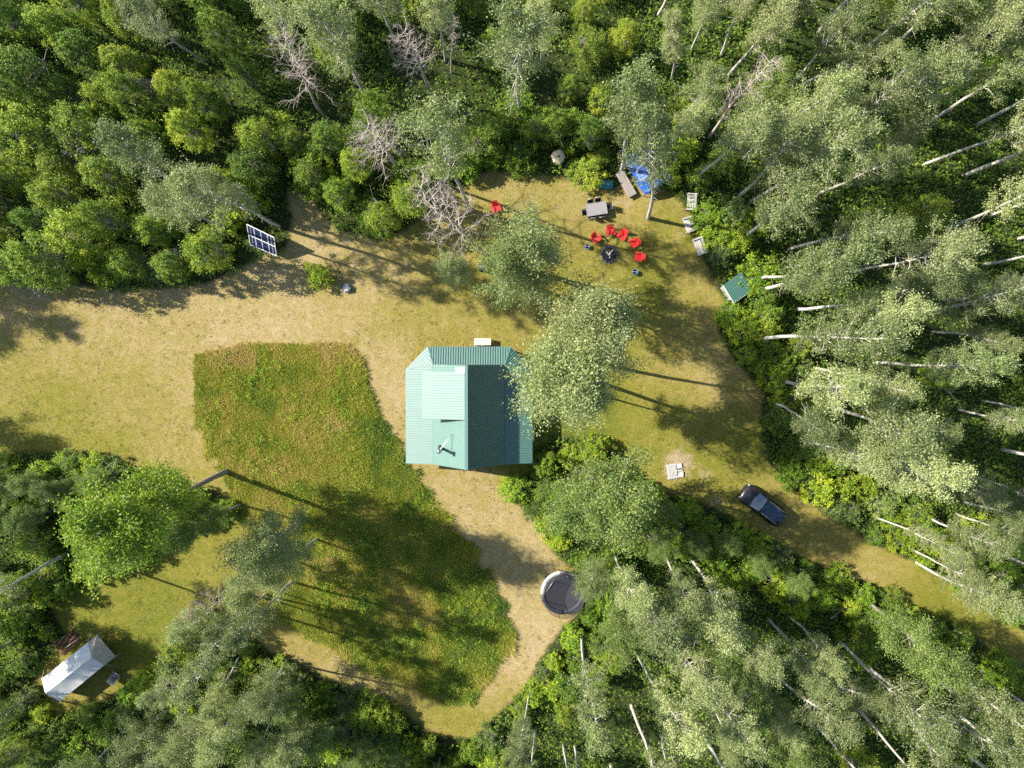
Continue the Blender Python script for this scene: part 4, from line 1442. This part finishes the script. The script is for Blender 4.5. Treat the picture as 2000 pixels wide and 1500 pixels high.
def make_tall_tree(seed, h, crown_lo, cr, n_br, clump_leaves, leaf, bark, leafmat, r0, lump=0.36, fork=False, bare=0.0, shape=1.0):
    """straight trunk bare below, limbs above, leaf clumps along the limbs; returns (trunk mesh, crown mesh)"""
    rg = random.Random(seed)
    rn = np.random.default_rng(seed)
    tr = grow(rg, (0, 0, -0.15), (0, 0, 1), h * 0.97, 9, 0.034)
    rad = [r0 * (1.15 if i == 0 else 1) * (1 - 0.86 * (i / 9) ** 1.15) for i in range(10)]
    tubes = [(tr, rad, 7)]

    def at(t):
        x = t * 9
        i = min(8, int(x))
        return tr[i].lerp(tr[i + 1], x - i)
    centers = []
    ga = rg.uniform(0, 6.28)
    for i in range(n_br):
        t = crown_lo + (1 - crown_lo) * ((i + rg.random()) / n_br) ** 0.92 * 0.97
        q = (t - crown_lo) / (1 - crown_lo)
        prof = (math.sin(math.pi * min(1, (0.16 + 0.80 * q)) ** shape) ** 0.75) if q < 1 else 0.3
        L = cr * prof * rg.uniform(0.6, 1.25) + 0.25
        ga += 2.399 + rg.uniform(-0.5, 0.5)
        el = rg.uniform(0.4, 0.85) + 0.4 * q
        d = Vector((math.cos(ga) * math.cos(el), math.sin(ga) * math.cos(el), math.sin(el)))
        p = at(t)
        br = grow(rg, p, d, L, 4, 0.13, 0.03)
        rb = max(0.018, r0 * 0.29 * (1 - 0.6 * q)) * min(1.25, 0.4 + L / cr)
        tubes.append((br, [rb, rb * 0.8, rb * 0.55, rb * 0.35, 0.006], 4))
        dead = rg.random() < bare
        for s in range(rg.randint(2, 4)):
            tt = rg.uniform(0.35, 0.95)
            x = tt * 4
            k = min(3, int(x))
            sp = br[k].lerp(br[k + 1], x - k)
            dd = (br[k + 1] - br[k]).normalized()
            dd = (dd + Vector((rg.gauss(0, 0.6), rg.gauss(0, 0.6), rg.gauss(0.1, 0.4)))).normalized()
            tw = grow(rg, sp, dd, L * rg.uniform(0.22, 0.5), 2, 0.2, 0.0)
            tubes.append((tw, [rb * 0.4, rb * 0.25, 0.005], 3))
            if not dead:
                centers += [tw[1], tw[2]]
        if not dead:
            centers += [br[2], br[3], br[4], br[3].lerp(br[4], 0.5)]
    for k in range(7):
        centers.append(at(rg.uniform(0.86, 1.0)) + Vector((rg.gauss(0, 0.25), rg.gauss(0, 0.25), rg.gauss(0.1, 0.25))))
    # a few dead twigs low on the stem
    for k in range(rg.randint(3, 8)):
        a = rg.uniform(0, 6.28)
        t = rg.uniform(crown_lo * 0.45, crown_lo)
        tw = grow(rg, at(t), (math.cos(a), math.sin(a), rg.uniform(-0.1, 0.5)), rg.uniform(0.4, 1.3), 3, 0.2)
        tubes.append((tw, [0.02, 0.015, 0.01, 0.004], 3))
    C = np.array([tuple(c) for c in centers])
    cnt = rn.integers(int(clump_leaves * 0.5), int(clump_leaves * 1.5) + 1, len(C))
    ctint = rn.normal(0, 0.13, len(C))
    idx = np.repeat(np.arange(len(C)), cnt)
    pos = C[idx] + rn.normal(0, 1, (len(idx), 3)) * np.array([lump, lump, lump * 0.75])
    tint = 0.5 + ctint[idx] + rn.normal(0, 0.2, len(idx))
    me_c = quads_mesh('crown', leaf_quads(rn, pos, leaf, 0.25), leafmat, np.clip(tint, 0, 1))
    return tubes_mesh('trunk', tubes, bark, MAT['twig']), me_c, h


def make_bushy(seed, h, cr, n_st, lobes, leaves_per, leaf, leafmat, bark, low=0.15):
    """several stems carrying lobes of leaves"""
    rg = random.Random(seed)
    rn = np.random.default_rng(seed)
    tubes, cs, rs = [], [], []
    for s in range(n_st):
        a = rg.uniform(0, 6.28)
        st = grow(rg, (rg.gauss(0, 0.06 * cr), rg.gauss(0, 0.06 * cr), -0.1), (math.cos(a) * 0.25, math.sin(a) * 0.25, 1), h * 0.85, 4, 0.1)
        r = 0.02 + 0.008 * h
        tubes.append((st, [r, r * 0.8, r * 0.6, r * 0.4, r * 0.15], 5))
    for i in range(lobes):
        q = (i + rg.random()) / lobes
        z = h * (low + (0.97 - low) * q)
        rr = cr * (math.sin(math.pi * min(0.97, 0.2 + 0.74 * q)) ** 0.7) * math.sqrt(rg.random()) * 1.0
        a = i * 2.399 + rg.uniform(-0.5, 0.5)
        c = Vector((rr * math.cos(a), rr * math.sin(a), z))
        cs.append(c)
        rs.append(cr * rg.uniform(0.10, 0.24))
        s = tubes[i % n_st][0]
        tubes.append(([s[2].lerp(s[3], rg.random()), c.lerp(s[3], 0.4), c], [0.02, 0.014, 0.006], 3))
    C = np.array([tuple(c) for c in cs])
    RS = np.array(rs)
    cnt = rn.integers(int(leaves_per * 0.6), int(leaves_per * 1.4) + 1, len(C))
    idx = np.repeat(np.arange(len(C)), cnt)
    dirs = rn.normal(size=(len(idx), 3))
    dirs /= np.linalg.norm(dirs, axis=1)[:, None]
    dirs[:, 2] *= 0.75
    rad = rn.random(len(idx)) ** 0.4
    pos = C[idx] + dirs * (RS[idx] * np.abs(rn.normal(0.0, 0.85, len(idx))) * (0.55 + 0.45 * rad))[:, None]
    pos[:, 2] += (np.linalg.norm(C[idx][:, :2], axis=1) / cr) * rn.normal(0, 0.10 * h ** 0.5, len(idx))
    pos[:, 2] = np.maximum(pos[:, 2], 0.06)
    tint = 0.5 + rn.normal(0, 0.15, len(C))[idx] + rn.normal(0, 0.18, len(idx)) + dirs[:, 2] * 0.06
    me_c = quads_mesh('crown', leaf_quads(rn, pos, leaf, 0.55), leafmat, np.clip(tint, 0, 1))
    return tubes_mesh('trunk', tubes, bark), me_c, h


def make_dead(seed, h, cr, r0):
    rg = random.Random(seed)
    tr = grow(rg, (0, 0, -0.15), (0, 0, 1), h * 0.97, 9, 0.03)
    tubes = [(tr, [r0 * (1 - 0.85 * (i / 9)) for i in range(10)], 7)]
    br_t = []
    for i in range(44):
        t = 0.42 + 0.57 * (i + rg.random()) / 44
        x = t * 9
        k = min(8, int(x))
        p = tr[k].lerp(tr[k + 1], x - k)
        a = i * 2.399 + rg.uniform(-0.5, 0.5)
        L = cr * rg.uniform(0.45, 1.1) * (1.0 - 0.45 * max(0, t - 0.6) / 0.4)
        br = grow(rg, p, (math.cos(a), math.sin(a), rg.uniform(0.0, 0.9)), L, 5, 0.2, 0.04)
        rb = r0 * 0.2
        br_t.append((br, [rb, rb * 0.8, rb * 0.6, rb * 0.4, rb * 0.25, 0.006], 4))
        for s in range(16):
            tt = rg.uniform(0.2, 0.98) * 5
            kk = min(4, int(tt))
            sp = br[kk].lerp(br[kk + 1], tt - kk)
            dd = (br[kk + 1] - br[kk]).normalized() + Vector((rg.gauss(0, 0.7), rg.gauss(0, 0.7), rg.gauss(0, 0.6)))
            tw = grow(rg, sp, dd, L * rg.uniform(0.15, 0.45), 3, 0.3)
            br_t.append((tw, [rb * 0.32, rb * 0.25, rb * 0.18, 0.004], 3))
    return tubes_mesh('trunk', tubes, MAT['dead_bark']), tubes_mesh('branches', br_t, MAT['dead_bark']), h


VAR = {'aspen': [], 'poplar': [], 'maple': [], 'shrub': [], 'dead': [], 'bright': []}
for s in range(9):
    VAR['aspen'].append(make_tall_tree(100 + s, 19.0, [0.46, 0.52, 0.42][s % 3], [2.0, 2.4, 1.75][s % 3], 46, 27, 0.122, MAT['aspen_bark'], MAT['aspen_leaf'], 0.165,
                        0.205, bare=0.05 if s % 2 else 0.12))
for s in range(2):
    VAR['aspen'].append(make_tall_tree(150 + s, 14.0, 0.28, 3.0, 46, 48, 0.120, MAT['aspen_bark'], MAT['aspen_leaf'], 0.165, 0.26, bare=0.05))
for s in range(2):
    VAR['aspen'].append(make_tall_tree(160 + s, 16.0, 0.50, 3.3, 54, 62, 0.118, MAT['aspen_bark'], MAT['aspen_leaf'], 0.165, 0.30, bare=0.03))
for s in range(5):
    VAR['poplar'].append(make_tall_tree(200 + s, 15.0, 0.32, [2.9, 3.3, 2.6][s % 3], 46, 56, 0.130, MAT['grey_bark'], MAT['poplar_leaf'], 0.17, 0.28, bare=0.03, shape=1.1))
for s in range(3):
    VAR['bright'].append(make_tall_tree(250 + s, 14.0, 0.36, 3.1, 44, 75, 0.135, MAT['grey_bark'], MAT['maple_leaf'], 0.18, 0.28, bare=0.02, shape=1.1))
for s in range(7):
    VAR['maple'].append(make_bushy(300 + s, 7.5, [1.9, 2.3, 1.6][s % 3], 2, 110, 120, [0.135, 0.15, 0.12][s % 3], MAT['maple_leaf'], MAT['grey_bark'], 0.18))
for s in range(7):
    VAR['shrub'].append(make_bushy(400 + s, 2.6, [1.5, 1.25, 1.75][s % 3], 5, 70, 95, [0.135, 0.115, 0.15, 0.11][s % 4], MAT[('shrub_leaf', 'maple_leaf', 'shrub_leaf', 'poplar_leaf')[s % 4]], MAT['grey_bark'], 0.1))
for s in range(4):
    VAR['dead'].append(make_dead(500 + s, 15.0, 2.4, 0.15))

PROTO_R = {'aspen': 2.4, 'poplar': 3.0, 'maple': 2.0, 'shrub': 1.5, 'dead': 2.2, 'bright': 3.0}
NAME = {'aspen': 'aspen_tree', 'poplar': 'poplar_tree', 'maple': 'broadleaf_tree', 'bright': 'poplar_tree', 'shrub': 'shrub', 'dead': 'dead_tree'}
CATN = {'aspen': 'tree', 'poplar': 'tree', 'maple': 'tree', 'bright': 'tree', 'shrub': 'shrub', 'dead': 'dead tree'}
GRP = {'aspen': 'aspens standing in the woods', 'poplar': 'leafy poplars round the clearing', 'maple': 'bright broadleaf trees of the woods', 'bright': 'leafy poplars round the clearing',
       'shrub': 'shrubs along the edge of the woods', 'dead': 'bare dead trees'}
PLANTS = []          # dicts; objects are made once every plant is known, so that labels can tell them apart
rp = random.Random(77)


def plant(kind, base, top=None, h=None, label=None, var=None, wide=1.0):
    base = Vector(base)
    if top is None:
        top = base + Vector((rp.gauss(0, 0.03) * h, rp.gauss(0, 0.03) * h, h))
    PLANTS.append(dict(kind=kind, base=base, top=Vector(top), label=label, var=var, wide=wide))


def by_trunk(kind, bx, by, tx, ty, label=None, hmin=11.0, hmax=21.5, var=None, wide=1.0):
    """a tree whose foot and tip are both seen: its height is the one that lets it stand most upright"""
    b = P(bx, by)
    best = None
    for i in range(60):
        h = hmin + (hmax - hmin) * i / 59
        t = P(tx, ty, h)
        off = (t - b).xy.length / h
        if best is None or off < best[0]:
            best = (off, h, t)
    off, h, t = best
    if off > 0.22:                                   # no tree leans further than this
        dxy = (t - b).xy.normalized() * 0.22 * h
        t = Vector((b.x + dxy.x, b.y + dxy.y, h))
    plant(kind, b, t, label=label, var=var, wide=wide)


SEEN = [   # kind, foot x y, tip x y in the photograph, width, label
    ('aspen', 545, 442, 330, 320, 1.0, 'tall aspen with a long pale trunk beside the solar panel'),
    ('aspen', 388, 386, 130, 262, 1.05, 'greyish aspen left of the one beside the solar panel, trunk leaning up left'),
    ('aspen', 400, 122, 235, 10, 1.1, None),
    ('aspen', 920, 412, 868, 205, 1.05, 'round greyish aspen at the upper edge of the clearing, above the bare tree'),
    ('dead', 948, 500, 850, 385, 1.0, 'bare dead tree with pinkish branches in the middle of the clearing'),
    ('aspen', 1050, 532, 1000, 420, 0.85, 'thin leafed aspen with bare twigs beside the bare tree in the clearing', 9),
    ('aspen', 1040, 560, 1015, 520, 0.75, 'low leafy aspen left of the fire pit', 10),
    ('aspen', 1140, 702, 1190, 612, 1.0, 'big leafy aspen right of the cabin, crown reaching up toward the fire pit', 11),
    ('aspen', 1132, 737, 1122, 735, 1.1, 'big leafy aspen whose crown overhangs the right roof of the cabin', 12),
    ('aspen', 1150, 764, 1165, 767, 0.85, 'leafy aspen at the lower right of the big crown beside the cabin', 11),
    ('aspen', 1266, 426, 1335, 255, 1.0, 'aspen with a pale leaning trunk between the table and the benches'),
    ('aspen', 1214, 332, 1270, 130, 1.1, 'aspen standing beside the blue tarp at the top of the clearing'),
    ('aspen', 1300, 300, 1345, 190, 1.0, 'aspen standing behind the blue tarp'),
    ('dead', 1384, 268, 1500, 130, 1.0, 'bare dead tree with pinkish branches in the upper right woods'),
    ('aspen', 1408, 108, 1490, -70, 1.0, None), ('aspen', 1424, 146, 1560, -10, 1.0, None), ('aspen', 1528, 182, 1680, 30, 1.0, None),
    ('aspen', 1562, 168, 1740, 70, 0.95, None), ('aspen', 1436, 392, 1600, 240, 1.0, None), ('aspen', 1464, 396, 1690, 250, 1.05, None),
    ('aspen', 1600, 378, 1780, 285, 0.95, None), ('aspen', 1690, 336, 1850, 250, 1.0, None), ('aspen', 1350, 100, 1400, -20, 1.0, None),
    ('aspen', 1312, 155, 1350, 30, 1.0, None), ('aspen', 1320, 250, 1400, 120, 0.9, None),
    ('aspen', 1466, 548, 1640, 500, 0.95, 'upper of two pale trunked aspens with feet behind the small green roofed shed'),
    ('aspen', 1478, 569, 1700, 548, 1.1, 'lower of two pale trunked aspens with feet behind the small green roofed shed'),
    ('aspen', 1758, 538, 1960, 530, 1.0, None), ('aspen', 1838, 585, 2060, 585, 1.0, None), ('aspen', 1822, 648, 2010, 642, 0.9, None),
    ('aspen', 1940, 671, 2120, 680, 0.9, None), ('aspen', 1936, 711, 2110, 730, 0.9, None), ('aspen', 1588, 719, 1760, 770, 1.0, None),
    ('aspen', 1520, 741, 1740, 772, 1.05, None), ('aspen', 1508, 785, 1640, 830, 1.0, 'aspen with grey foot at the right edge of the track below the shadow stripes'),
    ('aspen', 1918, 782, 2110, 796, 0.9, None), ('aspen', 1872, 800, 2060, 832, 0.95, None), ('aspen', 1732, 818, 1890, 855, 0.9, None),
    ('aspen', 1715, 885, 1880, 950, 1.0, None), ('aspen', 1800, 920, 1960, 970, 1.0, None), ('aspen', 1905, 931, 2090, 980, 0.9, None),
    ('aspen', 1882, 979, 2070, 1035, 1.0, None), ('aspen', 1868, 1004, 2030, 1060, 0.9, None), ('aspen', 1788, 999, 1960, 1090, 1.0, None),
    ('aspen', 1704, 1008, 1880, 1075, 0.75, 'thin pale aspen just above the lower end of the shaded track'), ('aspen', 1772, 1068, 1930, 1130, 0.85, None), ('aspen', 1790, 1099, 1990, 1250, 1.0, 'tall aspen with a straight pale trunk beside the far end of the track'),
    ('poplar', 1688, 1168, 1860, 1330, 0.95, 'thick grey trunked poplar below the far end of the track'), ('aspen', 1346, 1085, 1470, 1230, 1.0, None), ('aspen', 1299, 1084, 1370, 1210, 0.9, None),
    ('aspen', 1258, 1130, 1330, 1290, 1.1, None), ('aspen', 1196, 1075, 1245, 1190, 1.0, None), ('poplar', 1163, 908, 1215, 1000, 1.0, 'leafy poplar with a pale trunk below the dark corner of the cabin'),
    ('poplar', 1110, 935, 1130, 1010, 0.95, 'leafy poplar between the cabin and the trampoline, nearest the path'),
    ('aspen', 1158, 1095, 1175, 1140, 0.72, 'leafy aspen overhanging the right side of the trampoline', 9), 
    ('aspen', 1420, 1200, 1540, 1330, 1.0, None), ('aspen', 1502, 1208, 1630, 1350, 1.0, None), ('aspen', 1542, 1204, 1690, 1310, 0.9, None),
    ('aspen', 1466, 1318, 1560, 1440, 1.0, None), ('aspen', 1508, 1310, 1660, 1500, 1.05, None), ('aspen', 1585, 1310, 1730, 1430, 1.0, None),
    ('aspen', 1795, 1435, 1930, 1580, 1.0, None), ('aspen', 1135, 1236, 1122, 1450, 0.9, 'aspen with a straight pale trunk below the trampoline'),
    ('aspen', 1036, 1345, 1010, 1500, 0.8, 'slim aspen at the lower tip of the brown path'), ('aspen', 1046, 1420, 1050, 1580, 0.9, None), ('aspen', 1100, 1456, 1110, 1620, 0.9, None),
    ('aspen', 1122, 1456, 1140, 1620, 0.9, None), ('aspen', 1292, 1440, 1330, 1590, 0.9, None), ('aspen', 1388, 1372, 1440, 1500, 1.0, None),
    ('aspen', 1472, 1470, 1550, 1600, 0.9, None),
    ('bright', 443, 920, 130, 1075, 1.1, 'big bright yellow green tree with a dark trunk beside the meadow'),
    ('poplar', 470, 985, 330, 1050, 0.7, 'dark green poplar below the bright tree beside the meadow'),
    ('aspen', 572, 1135, 430, 1270, 0.9, 'aspen with a dark foot at the lower left edge of the meadow'), ('aspen', 592, 1010, 440, 1110, 0.85, 'pale grey aspen overhanging the left side of the meadow', 9),
    ('aspen', 462, 1155, 340, 1245, 0.9, None), ('aspen', 480, 1182, 310, 1340, 1.0, None), ('aspen', 520, 1160, 400, 1260, 0.85, None),
    ('aspen', 376, 1380, 230, 1500, 1.0, None), ('aspen', 547, 1384, 470, 1500, 0.9, None), ('aspen', 520, 1470, 470, 1590, 0.9, None), ('aspen', 400, 1300, 280, 1400, 1.0, None),
    ('aspen', 470, 1280, 390, 1400, 1.0, None), ('aspen', 350, 1450, 240, 1560, 0.95, None), ('dead', 470, 1130, 370, 1215, 0.8, 'bare greyish dead tree right of the white tent'),
    ('aspen', 1016, 222, 1014, 0, 1.1, 'tall aspen with a straight trunk at the top middle'), ('aspen', 1056, 132, 1050, -40, 1.0, None), ('dead', 882, 142, 876, 20, 0.6, None),
    ('dead', 842, 182, 770, 10, 0.9, 'bare dead tree with a long grey trunk at the top, left of the middle'), ('aspen', 718, 192, 630, 0, 1.15, None), ('dead', 632, 226, 530, 80, 1.0, None),
    ('dead', 782, 332, 680, 200, 1.0, 'bare dead tree with tangled grey twigs above the solar panel woods'), ('aspen', 560, 60, 480, -60, 1.0, None), ('aspen', 870, 120, 850, -10, 0.9, None),
]
for row in SEEN:
    kd, bx, by, tx, ty, wd, lb = row[:7]
    by_trunk(kd, bx, by, tx, ty, lb, wide=wd, hmin=9.0 if kd in ('poplar', 'bright') else 11.0, var=row[7] if len(row) > 7 else None)

for px_, py_, hh, ww in ((225, 925, 5.5, 1.0), (170, 945, 6.5, 1.1), (110, 935, 6.0, 1.1), (60, 940, 6.5, 1.1), (10, 930, 6.5, 1.1), (120, 990, 6.5, 1.0), (40, 1000, 7.0, 1.1)):
    plant('poplar', P(px_, py_), h=hh, wide=ww * 0.8)
for px_, py_, hh, ww, lb in ((1285, 990, 5.5, 1.0, 'low leafy poplar left of the car, below the pallet'), (1225, 985, 7.5, 1.0, None), (1330, 1040, 7.0, 0.95, None), (1390, 1040, 6.0, 0.95, 'low leafy poplar at the lower edge of the track, below left of the car'),
                              (1450, 1075, 6.5, 0.9, None), (1520, 1110, 6.5, 0.9, None), (1265, 1045, 7.5, 0.9, None)):
    plant('poplar', P(px_, py_), h=hh, label=lb, wide=ww * 0.8)
for row in ((620, 1052, 520, 1120, 11.5, 'pale aspen overhanging the left side of the meadow, lower of two'), (545, 1080, 440, 1150, 11.0, None), (560, 1290, 470, 1400, 12.0, None),
            (500, 1345, 410, 1450, 12.0, None), (420, 1400, 330, 1500, 12.0, None), (610, 1400, 570, 1480, 10.0, None), (330, 1380, 220, 1470, 11.0, None)):
    t_ = P(row[2], row[3], row[4])
    b0 = P(row[0], row[1])
    d_ = (t_ - b0).xy
    if d_.length > 0.2 * row[4]:
        d_ = d_.normalized() * 0.2 * row[4]
    plant('aspen', b0, (b0.x + d_.x, b0.y + d_.y, row[4]), label=row[5], var=9 + rp.randrange(2), wide=0.85)
for px_, py_, hh in ((650, 1385, 7.0), (585, 1335, 6.5), (720, 1425, 7.5), (790, 1455, 7.0), (860, 1480, 7.0), (690, 1480, 8.0)):
    plant('poplar', P(px_, py_), h=hh, wide=0.85)
plant('aspen', P(900, 548), h=7.5, label='small leafy aspen under the bare tree in the clearing', var=9, wide=0.9)
# lone plants of the clearing
plant('shrub', P(632, 545), h=2.1, label='dark green rounded shrub standing alone beside the pale stone', var=0, wide=0.95)
plant('shrub', P(608, 525), h=0.9, label='low yellowish shrub just left of the lone rounded shrub', var=1, wide=0.9)
plant('maple', P(1073, 885), h=4.2, label='slim sunlit sapling in the shade right of the cabin', var=2, wide=0.35)

# woods filled by jittered sampling; the counts of each kind stay below 300
used = [(p['base'].x, p['base'].y, 1.9 if p['kind'] != 'shrub' else 1.0) for p in PLANTS]
OBST = [P(1250, 325), P(1090, 310), P(1427, 565), P(510, 470), P(150, 1305), P(1344, 395), P(1340, 440), P(1362, 482), P(228, 1320), P(1182, 360), P(1215, 360), P(1318, 920), P(1095, 1158), P(140, 1250)]
OBR = [2.4, 1.5, 1.6, 2.0, 3.2, 1.2, 1.2, 1.3, 1.3, 1.0, 1.3, 1.4, 2.5, 1.5]


def region(px, py):
    if px > 1240 and py < 1100 or (px > 1180 and py >= 1060):
        return 'R'
    if px < 860 and py < 620:
        return 'TL'
    if py < 420:
        return 'T'
    if px < 640 and py > 860:
        return 'BL'
    if py > 1200:
        return 'B'
    return 'M'


cells = []
stp = 0.9
for i in range(int(118 / stp)):
    for j in range(int(90 / stp)):
        cells.append((-59 + i * stp + rp.uniform(-0.45, 0.45), -46 + j * stp + rp.uniform(-0.45, 0.45)))
rp.shuffle(cells)
arr = np.array(cells)
sdc = poly_sd(arr, CLEARING)


def far_enough(x, y, r, f=1.0):
    for ux, uy, ur in used:
        if (ux - x) ** 2 + (uy - y) ** 2 < (f * (r + ur)) ** 2:
            return False
    return True


def clear_of_things(x, y, extra=0.0):
    return all((x - o.x) ** 2 + (y - o.y) ** 2 > (r_ + extra) ** 2 for o, r_ in zip(OBST, OBR))


count = {'aspen': sum(p['kind'] == 'aspen' for p in PLANTS), 'maple': 0, 'poplar': 0, 'shrub': 0}
for (x, y), s in zip(cells, sdc):
    if s < 0.9:
        continue
    px, py = to_px((x, y, 0))
    if not (-60 < px < 2060 and -60 < py < 1560) or not clear_of_things(x, y, 0.8):
        continue
    g = region(px, py)
    q = rp.random()
    if g == 'R':
        kd = 'aspen' if q < 0.76 else ('poplar' if q < 0.90 else 'maple')
        if s < 2.6:
            continue
        r = 1.78
    elif g == 'TL':
        kd = 'maple' if q < 0.93 else ('poplar' if q < 0.98 else 'aspen')
        r = 1.45
    elif g == 'T':
        kd = 'maple'
        r = 1.6
        if s < 2.0:
            continue
    elif g == 'BL':
        kd = 'aspen' if q < 0.45 else ('poplar' if q < 0.75 else 'maple')
        r = 1.75
        if (px > 80 and s < 2.0) or (px > 150 and py < 1220):
            continue
    elif g == 'B':
        kd = 'aspen' if q < 0.2 else ('poplar' if q < 0.35 else 'maple')
        r = 1.8
        if s < 1.6 or (px > 1000 and kd == 'poplar'):
            continue
        if px > 1000 and kd == 'maple' and q < 0.8:
            continue
    else:
        continue
    if count[kd] >= 280 or not far_enough(x, y, r):
        continue
    h = {'aspen': rp.uniform(16.5, 21.5), 'poplar': rp.uniform(9, 13), 'maple': rp.uniform(5.2, 8.8)}[kd]
    if g in ('T', 'B') and kd == 'maple':
        h *= 0.62
    if g == 'TL':
        h *= 1.0 if kd == 'maple' else 0.8
    count[kd] += 1
    used.append((x, y, r))
    plant(kd, (x, y, 0), h=h, wide=rp.uniform(0.85, 1.15))
# shrubs: thick along the edges of the clearing, thinner inside
used_s = []
order = sorted(range(len(cells)), key=lambda k_: sdc[k_] + rp.random() * 7)
for k_ in order:
    x, y = cells[k_]
    s = sdc[k_]
    if s < 0.55 or count['shrub'] >= 292:
        continue
    px, py = to_px((x, y, 0))
    if not (-20 < px < 2020 and -20 < py < 1520) or not clear_of_things(x, y, 0.55):
        continue
    if region(px, py) == 'TL' and s < 1.2:
        continue
    if any((a - x) ** 2 + (b - y) ** 2 < (1.5 if s < 4 else 2.0) ** 2 for a, b in used_s):
        continue
    used_s.append((x, y))
    count['shrub'] += 1
    h = rp.uniform(1.3, 2.6) if s < 3 else rp.uniform(1.8, 3.6)
    plant('shrub', (x, y, 0), h=h, wide=rp.uniform(0.85, 1.25))
# trees just beyond the left side whose shadows fall on the lawn
for bx, by, h in ((-230, 490, 13), (-150, 560, 11), (-330, 560, 14), (-200, 800, 12)):
    plant('poplar', P(bx, by), h=h, wide=1.0)


def cell_words(px, py):
    cx = ['far left', 'left', 'mid left', 'centre left', 'centre right', 'mid right', 'right', 'far right']
    cy = ['top', 'upper', 'upper middle', 'lower middle', 'lower', 'bottom']
    i = min(7, max(0, int(px / 250)))
    j = min(5, max(0, int(py / 250)))
    return i, j, cx[i], cy[j]


LOOK = {'aspen': 'pale aspen', 'poplar': 'leafy green poplar', 'maple': 'bright green broadleaf tree', 'bright': 'bright green poplar', 'shrub': 'green shrub', 'dead': 'bare dead tree'}
ORD = ['leftmost', 'second', 'third', 'fourth', 'fifth', 'sixth', 'seventh', 'eighth', 'ninth', 'tenth', 'eleventh', 'twelfth', 'thirteenth', 'fourteenth',
       'fifteenth', 'sixteenth', 'seventeenth', 'eighteenth', 'nineteenth', 'twentieth']
NUM = ['none', 'one', 'two', 'three', 'four', 'five', 'six', 'seven', 'eight', 'nine', 'ten', 'eleven', 'twelve', 'thirteen', 'fourteen', 'fifteen',
       'sixteen', 'seventeen', 'eighteen', 'nineteen', 'twenty']
bins = {}
for p in PLANTS:
    mid = p['base'].lerp(p['top'], 0.8 if p['kind'] in ('aspen', 'dead', 'poplar', 'bright') else 0.55)
    p['px'] = to_px(mid)
    if p['label'] is None:
        i, j, a, b_ = cell_words(*p['px'])
        bins.setdefault((p['kind'], i, j), []).append(p)
big = {}
for key, lst in bins.items():
    if len(lst) > 10:                      # many alike in one part of the photo: tell the upper ones from the lower ones
        lst.sort(key=lambda p: p['px'][1])
        n3 = 2 if len(lst) <= 22 else 3
        for q in range(n3):
            for p in lst[q * len(lst) // n3:(q + 1) * len(lst) // n3]:
                p['row'] = (('upper', 'lower') if n3 == 2 else ('upper', 'middle', 'lower'))[q] + ' row, '
                big.setdefault(key + (q,), []).append(p)
    else:
        big[key + (0,)] = lst
for (kd, i, j, _q), lst in big.items():
    lst.sort(key=lambda p: p['px'][0])
    for n_, p in enumerate(lst):
        _, _, a, b_ = cell_words(*p['px'])
        where = '%s, %s of photo' % (a, b_)
        rw = p.get('row', '')
        if len(lst) == 1:
            p['label'] = '%s crown %s, the only one there' % (LOOK[kd], where) if kd != 'shrub' else '%s %s, the only one there' % (LOOK[kd], where)
        elif n_ == 0:
            p['label'] = '%s %s, %sleftmost of %s there' % (LOOK[kd], where, rw, NUM[min(20, len(lst))])
        elif n_ == len(lst) - 1:
            p['label'] = '%s %s, %srightmost of %s there' % (LOOK[kd], where, rw, NUM[min(20, len(lst))])
        else:
            p['label'] = '%s %s, %s%s from left of %s' % (LOOK[kd], where, rw, ORD[min(19, n_)], NUM[min(20, len(lst))])

for p in PLANTS:
    if not 4 <= len(p['label'].split()) <= 16:
        print('LABEL', p['label'])
    kd = p['kind']
    vs = VAR[kd]
    tm, cm, h0 = vs[p['var'] if p['var'] is not None else rp.randrange(9 if kd == 'aspen' else len(vs))]
    ax = p['top'] - p['base']
    s = ax.length / h0
    t = thing(NAME[kd], p['label'], CATN[kd], p['base'], 0, GRP[kd])
    q = Vector((0, 0, 1)).rotation_difference(ax.normalized()) @ Quaternion((0, 0, 1), rp.uniform(0, 6.28))
    t.rotation_mode = 'QUATERNION'
    t.rotation_quaternion = q
    w = p['wide']
    if kd in ('aspen', 'dead', 'poplar', 'bright'):
        w *= 1.0 / s ** 0.35
    elif kd == 'maple':
        w *= 1.0 / s ** 0.3
    else:
        w *= 1.0 / s ** 0.45
    t.scale = (s * w, s * w, s)
    for nm, me_ in (('trunk', tm), ('branches' if kd == 'dead' else 'crown', cm)):
        o = bpy.data.objects.new(nm, me_)
        COL.objects.link(o)
        o.parent = t
